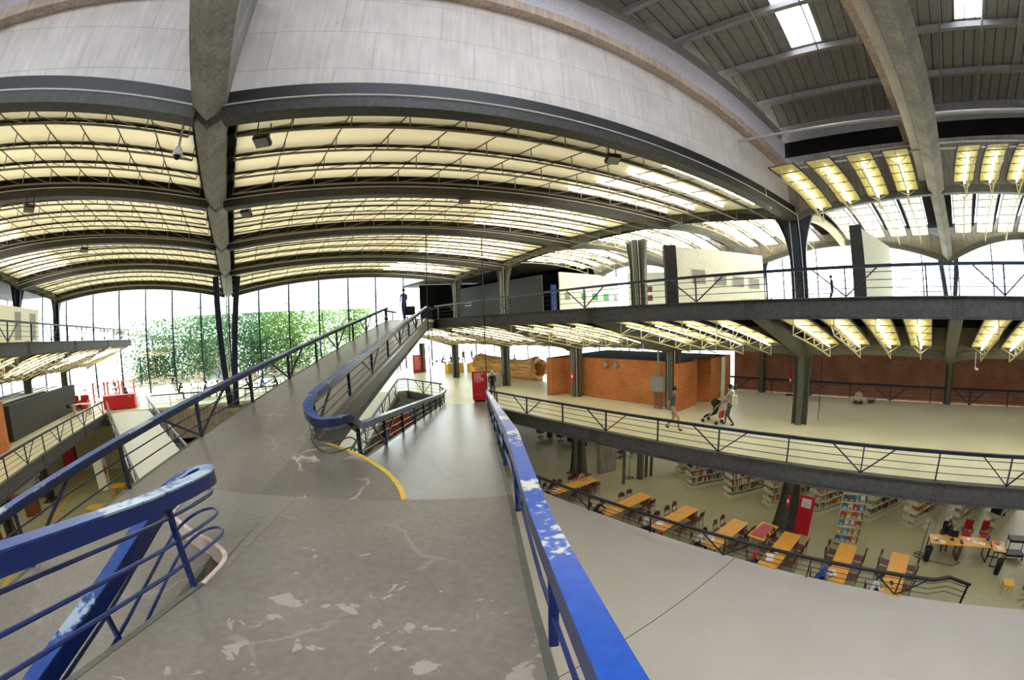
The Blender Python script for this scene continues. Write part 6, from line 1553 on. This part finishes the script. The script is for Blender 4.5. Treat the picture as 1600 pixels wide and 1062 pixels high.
bc = thing('book_cart', 'black two-level book cart right of the librarian desks', 'cart', (18.0, -9.0, ZT))
for z in (.2, .85): MB().box((18.0, -8.95, ZT + z), (.5, 1.0, .1)).build('tray', 'black_paint', bc)
for a, b in ((-1, -1), (1, -1), (1, 1), (-1, 1)):
    MB().bar((18 + a * .23, -8.95 + b * .47, ZT + .1), (18 + a * .23, -8.95 + b * .47, ZT + .95), .03, .03).build('post', 'black_paint', bc); MB().lathe([(0, -.02), (.05, -.02), (.05, .02), (0, .02)], (18 + a * .23, -8.95 + b * .47, ZT + .05), 10, Vector((1, 0, 0))).build('wheel', 'black_paint', bc)
yb = thing('yellow_stool', 'yellow frame stool at the right edge of the library', 'stool', (15.2, -7.9, ZT)); MB().box((15.2, -7.9, ZT + .45), (.5, .5, .05)).build('seat', 'yellow_paint', yb)
for a, b in ((-1, -1), (1, -1), (1, 1), (-1, 1)): MB().bar((15.2 + a * .2, -7.9 + b * .2, ZT), (15.2 + a * .2, -7.9 + b * .2, ZT + .43), .04, .04).build('leg', 'yellow_paint', yb)
# lamps under the middle gallery that light the library
for i, y in enumerate((-14, -11, -8, -5, -2, 1, 4, 7, 10, 13, 16)):
    for j, x in enumerate((15.4, 19.0, 22.4)):
        if y > 8 and x > 20: pass
        r = thing('batten_lamp', 'white tube lamp under the middle gallery', 'lamp', (x, y, -.7), 0, 'tube lamps over the library'); MB().box((x, y, -.66), (1.9, .22, .06)).build('housing', 'white_paint', r); MB().box((x, y, -.71), (1.8, .17, .04)).build('tube_lamp', 'tube_light', r)

for i, y in enumerate((-15, -11.5, -8, -4.5, -1, 2.5, 6)):
    r = thing('batten_lamp', 'tube lamp behind the arches over the back of the middle gallery', 'lamp', (21.4, y, 3.6), 0, 'tube lamps over the back of the middle gallery'); MB().box((21.4, y, 3.66), (3.4, .22, .06)).build('housing', 'white_paint', r); MB().box((21.4, y, 3.61), (3.3, .1, .04)).build('tube_lamp', 'tube_light', r)
for i, y in enumerate((4, 8, 12, 16, 20, 24, 28)):  # unseen lamps added to brighten the left library
    for j, x in enumerate((-13.6, -17.4, -21.5)):
        r = thing('batten_lamp', 'added white tube lamp under the left middle gallery', 'lamp', (x, y, -.7), 0, 'added tube lamps over the left library'); MB().box((x, y, -.66), (2.2, .22, .06)).build('housing', 'white_paint', r); MB().box((x, y, -.71), (2.1, .2, .04)).build('tube_lamp', 'tube_light', r)
for i, (x, y) in enumerate(((-4, 33), (-1, 35), (2, 33), (9, 31.5), (12, 33), (15, 35), (12, 37), (9, 35))):  # lamps added to brighten the orange seats below
    r = thing('batten_lamp', 'added white tube lamp over the sunken hall', 'lamp', (x, y, -.6), 0, 'added tube lamps over the sunken hall'); MB().box((x, y, -.56), (2.2, .22, .06)).build('housing', 'white_paint', r); MB().box((x, y, -.61), (2.1, .12, .04)).build('tube_lamp', 'tube_light', r)
# ================================================================== LIBRARY, LEFT, AND THE HALL FAR BELOW
st3 = MB().bar((-15.6, 42, ZL + .005), (-14.7, 16, ZL + .005), .3, .006).build('floor_stripe', 'yellow_line'); tag(st3, 'long yellow stripe on the library floor at the left', 'stripe')
def cabinet(label, x, y, w_, d_, h, rz=0, mat='wood_dark', z=ZL):
    r = thing('cabinet', label, 'cabinet', (x, y, z), rz); loc_(lambda q: q.box((0, 0, h / 2), (w_, d_, h))).build('body', mat, r, bevel=.01)
    for sx in (-1, 1): loc_(lambda q: q.box((sx * w_ / 4, -d_ / 2 - .012, h / 2), (w_ / 2 - .04, .02, h - .1))).build('door', mat, r)
    return r
cabinet('dark red-brown cabinet on the left library floor, nearest the stripe', -16.9, 25.9, 1.1, .6, 1.2, .2); cabinet('red-brown cabinet further left under the left gallery', -17.4, 21.0, 1.0, .6, 1.15, .1); cabinet('low brown cabinet beside the dark library column', -17.6, 29.4, 1.5, .6, .9, .2); cabinet('red bookcase far back under the left gallery', -16.4, 36.6, 1.6, .5, 1.6, 0, 'red_plastic'); cabinet('second red bookcase far back under the left gallery', -18.4, 37.2, 1.4, .5, 1.6, 0, 'red_plastic')
for i, (x, y) in enumerate(((-19.5, 27.5), (-20.5, 24.8), (-18.6, 31.8))):
    cafe_table('dark red table under the left gallery, %s from the viewer' % ORD[i], x, y, ZL, 1.6, .8, .74, 'wood_dark'); office_chair('black office chair at the %s dark red table under the left gallery' % ORD[i], x + .3, y - .9, ZL, .2)
for i, (x, y) in enumerate(((-10.6, 28.2), (-11.2, 24.5))):
    s = thing('yellow_table', 'yellow low table beside the lower ramp, %s one' % ('farther' if i == 0 else 'nearer'), 'table', (x, y, ZL)); MB().box((x, y, ZL + .7), (1.1, .8, .06)).build('table_top', 'yellow_paint', s)
    for a, b in ((-1, -1), (1, -1), (1, 1), (-1, 1)): MB().box((x + a * .47, y + b * .32, ZL + .34), (.1, .1, .68)).build('leg', 'yellow_paint', s)
cb = thing('column_box', 'cream square column with a red extinguisher beside the lower ramp', 'column', (-12.2, 30, ZL)); MB().box((-12.3, 29.8, -3.7), (.8, .8, 2.6)).build('shaft', 'white_board', cb); extinguisher('red extinguisher on the cream square column', -11.8, 29.4, ZL + 1.2)
cl = thing('stair_block', 'olive yellow stair block under the end of the left gallery', 'block', (-14, 36, ZL)); MB().prism([(-16.5, 35), (-12, 35), (-12, 38), (-16.5, 38)], ZL, -1.6).build('wall', 'library_floor_paint', cl)
# orange seats seen at the bottom of the void
for k in range(2):
    s0_ = None
    for i in range(7):
        for j in range(4):
            x, y = (9.5 + i * 1.05 - j * .1, 31.5 + j * 1.5) if k == 0 else (-3.2 + i * .75, 33.5 + j * 1.2)
            if k == 1 and (i > 4 or j > 2): continue
            lab = 'orange seat in the sunken hall, seen through the gap between the ramps, one of many' if k == 0 else 'orange seat in the sunken hall seen below the podium wall, one of many'
            if s0_ is None:
                s0_ = thing('orange_seat', lab, 'seat', (x, y, ZL), 0, 'orange seats between the ramps' if k == 0 else 'orange seats below the podium')
                loc_(lambda q: q.box((0, 0, .42), (.8, .6, .12))).build('seat', 'orange_seat', s0_, bevel=.03); loc_(lambda q: q.box((0, .3, .7), (.8, .1, .5))).build('backrest', 'orange_seat', s0_, bevel=.03); loc_(lambda q: q.box((0, 0, .18), (.5, .4, .36))).build('base', 'wood_dark', s0_)
            else: dup(s0_, (x, y, ZL), .1 * ((i * 7 + j) % 3 - 1), lab)

# ================================================================== PODIUM AND TERRACE BEYOND THE GLASS
slab('floor_terrace', [(-40, GY + .1), (40, GY + .1), (40, 95), (-40, 95)], -.05, .3, 'terrace_paving', 'bright terrace outside the glass end')
tb0 = None; cc0 = None; rg2 = random.Random(3); ti = 0
spots = [(-5.2, 35.0), (-2.9, 34.4), (-.4, 33.6), (2.0, 34.0), (-4.2, 38.2), (-1.2, 37.6), (1.8, 37.2), (4.6, 36.0), (4.5, 32.8), (7, 34)]
seatcol = ['cloth_black', 'cloth_pink', 'cloth_grey', 'cloth_black', 'cloth_violet', 'cloth_blue', 'cloth_white', 'cloth_black']
for i, (x, y) in enumerate(spots):
    lab = 'white cafe table inside the glass end on the podium, %s of ten' % ORD[i]
    if tb0 is None: tb0 = cafe_table(lab, x, y, 0, .8, .8, .74, group='cafe tables on the podium')
    else: dup(tb0, (x, y, 0), 0, lab)
    for j in range(2):
        px = x + (.75 if j else -.75); l2 = 'dark cafe chair %s of the %s podium cafe table' % ('right' if j else 'left', ORD[i])
        if cc0 is None: cc0 = chair(l2, px, y, 0, face(1, 0), 'black_paint', group='cafe chairs on the podium', name='cafe_chair')
        else: dup(cc0, (px, y, 0), face(-1 if j else 1, 0), l2)
PP = [(0, -1, 'person in black drinking at a podium table near the glass, long dark hair', 'cloth_black', 'face', True), (1, 1, 'person in pink at a podium cafe table', 'cloth_pink', 'table', False), (1, -1, 'person in dark blue leaning on a podium cafe table', 'cloth_violet', 'table', False),
      (2, 1, 'person in black seated beside the splayed struts', 'cloth_black', 'table', False), (3, -1, 'person in blue seated right of the splayed struts', 'cloth_blue', 'table', True), (3, 1, 'person in black seated right of the splayed struts, facing left', 'cloth_black', 'table', False), (7, -1, 'person in grey seated near the rising ramp railing', 'cloth_grey', 'table', False)]
for ti, sg, lab, sh, ar, lh in PP:
    x, y = spots[ti]; person(lab, (x + .75 * sg, y, 0), face(-sg, 0), 'sit', sh, 'cloth_navy', hair='hair_black' if sh != 'cloth_pink' else 'hair_brown', arms=ar, lean=.3, long_hair=lh)
ts2 = []
for r_ in range(5):
    for c_ in range(9):
        x, y = -17 + c_ * 2.9 + rg2.uniform(-.5, .5), GY + 2.2 + r_ * 2.9 + rg2.uniform(-.4, .4); ts2.append((x, y))
t0 = None; k0 = None
for i, (x, y) in enumerate(ts2):
    if t0 is None:
        t0 = cafe_table('tan reading table out on the terrace beyond the glass', x, y, -.05, 1.5, .8, .74, 'ramin_wood', 'cream_steel', 'reading tables beyond the glass end')
    else: dup(t0, (x, y, -.05), rg2.uniform(-.3, .3))
    for j in range(2):
        if k0 is None: k0 = chair('pale chair beyond the glass end', x - .4, y - .7, -.05, 0, 'ramin_wood', 'chrome', 'pale chairs beyond the glass end', 'terrace_chair')
        else: dup(k0, (x + rg2.uniform(-.5, .5), y + (.75 if j else -.75), -.05), (PI if j else 0) + rg2.uniform(-.4, .4))
for i, (x, y, c_) in enumerate(((-15, 45, 'cloth_navy'), (-11.5, 47, 'cloth_cream'), (-8.2, 44.6, 'cloth_black'), (-5.5, 49, 'cloth_white'), (-3, 46, 'cloth_blue'), (.5, 45.5, 'cloth_violet'), (3.4, 47, 'cloth_white'))):
    person('person in %s seated on the terrace beyond the glass, %s from the left' % (c_.split('_')[1], ORD[i]), (x, y, -.05), rg2.uniform(0, 6), 'sit', c_, 'cloth_navy', arms='table', lean=.3)
# pale glass reading hall and a small pink house outside
hs = thing('building', 'small pink building with white windows outside the glass end', 'building', (-5, 62, 0)); MB().box((-5.2, 62, 2.1), (7.0, 5, 4.6)).build('wall', 'far_wall', hs); MB().box((-5.2, 62, 4.5), (7.6, 5.6, .25)).build('roof', 'far_roof', hs)
for i in range(3):
    w2 = MB().box((-7.4 + i * 2.3, 59.45, 2.9), (1.2, .1, 1.3)).build('window', 'white_paint', hs)
    MB().box((-7.4 + i * 2.3, 59.42, 2.9), (1.0, .1, 1.1)).build('pane', 'window_glass', w2)
aw = thing('canopy', 'slatted tan canopy outside the left end of the glass', 'canopy', (-14, 49, 0)); q = MB()
for i in range(6): q.bar((-13.5 + i * .7, 49, 3.2), (-10.5 + i * .7, 53, 4.2), .4, .06)
q.build('slats', 'ramin_wood', aw)
for x, y, z in ((-13, 49.8, 3.2), (-9, 51.5, 3.7)): MB().box((x, y, z / 2), (.2, .2, z)).build('post', 'navy_steel', aw)
hp = thing('roof_slope', 'pale pink roof slope outside behind the left upper gallery', 'roof', (-22, 60, 0)); MB().add([(-30, 58, 2), (-8, 58, 2), (-8, 66, 3), (-30, 66, 10)], [(0, 1, 2, 3)]) if False else None
q = MB(); q.add([(-34, 57.5, 9.5), (-11, 57.5, 5.2), (-11, 64.5, 5.2), (-34, 64.5, 9.5), (-34, 57.5, 8.9), (-11, 57.5, 4.8), (-11, 64.5, 4.8), (-34, 64.5, 8.9)], [(0, 1, 2, 3), (0, 4, 5, 1), (1, 5, 6, 2), (2, 6, 7, 3), (3, 7, 4, 0), (7, 6, 5, 4)]); q.build('roof_deck', 'far_roof', hp)
for x_ in (-33, -22, -12):
    MB().box((x_, 61, 2.3), (.5, .5, 4.8 + max(0, (-12 - x_)) * .18)).build('post', 'far_wall', hp)

def tree(label, x, y, z0, H, Rc, n, leaf, seed, low=.25, ls=.32):
    r = thing('tree', label, 'tree', (x, y, z0), 0, None); rg = random.Random(seed)
    MB().tube([(x, y, z0), (x + .15, y, z0 + H * .3), (x - .1, y + .1, z0 + H * .6), (x, y, z0 + H * .85)], .17, 8, wz=[1.3, 1, .7, .3]).build('trunk', 'trunk_bark', r)
    for b in range(6):
        a = rg.uniform(0, 6.28); zz = H * rg.uniform(.3, .6); MB().tube([(x, y, z0 + zz), (x + cos(a) * Rc * .4, y + sin(a) * Rc * .4, z0 + zz + H * .14), (x + cos(a) * Rc * .8, y + sin(a) * Rc * .8, z0 + zz + H * .2)], .06, 5, wz=[1, .7, .3]).build('branch', 'trunk_bark', r)
    cl_ = [(rg.gauss(0, .42) * Rc, rg.gauss(0, .42) * Rc, z0 + H * rg.uniform(low, 1)) for _ in range(46)]; m = MB()
    for i in range(n):
        c = rg.choice(cl_); sp = Rc * .26; p = Vector((x + c[0] + rg.gauss(0, sp), y + c[1] + rg.gauss(0, sp), c[2] + rg.gauss(0, sp * .8)))
        s = ls * rg.uniform(.5, 1.2); a, b = rg.uniform(0, 6.28), rg.uniform(-1.2, 1.2); u = Vector((cos(a) * cos(b), sin(a) * cos(b), sin(b))); w2 = u.cross(Vector((rg.uniform(-1, 1), rg.uniform(-1, 1), rg.uniform(-1, 1)))); w2.normalize()
        m.add([p - u * s * .5, p + w2 * s * .28, p + u * s * .5, p - w2 * s * .28], [(0, 1, 2, 3)])
    m.build('foliage', leaf, r)
for i, (x, y, H, R_, n, lf, lab) in enumerate(((-11.5, 55, 6.2, 3.6, 3600, 'leaf_dark', 'dark leafy tree outside the glass, leftmost'), (-5, 56, 7.2, 4.0, 4200, 'leaf_dark', 'dark tree outside left of the splayed struts'), (1.2, 53, 7.4, 3.6, 4200, 'leaf_dark', 'dark tree outside right behind the splayed struts'),
        (6.2, 52, 8.2, 3.4, 4200, 'leaf_green', 'bright green tree outside in the middle of the glass'), (10.4, 54, 12.5, 3.8, 5200, 'leaf_pale', 'tall pale green tree outside left of the ramp top'), (14.6, 53, 8.0, 3.0, 3400, 'leaf_green', 'yellow-green tree outside behind the rising ramp railing'), (-8, 66, 9, 5, 3400, 'leaf_pale', 'pale tree outside behind the pink building'), (3.5, 64, 9, 5, 3400, 'leaf_dark', 'dark tree far outside behind the middle mullions'))):
    tree(lab, x, y - 3.5, -.05, H * 1.12, R_ * 1.15, int(n * 1.7), lf, 20 + i, .02, .36)
for o in list(bpy.data.objects):
    if o.parent is None and o.type == 'MESH' and 'kind' not in o and 'label' not in o: print('UNTAGGED', o.name)
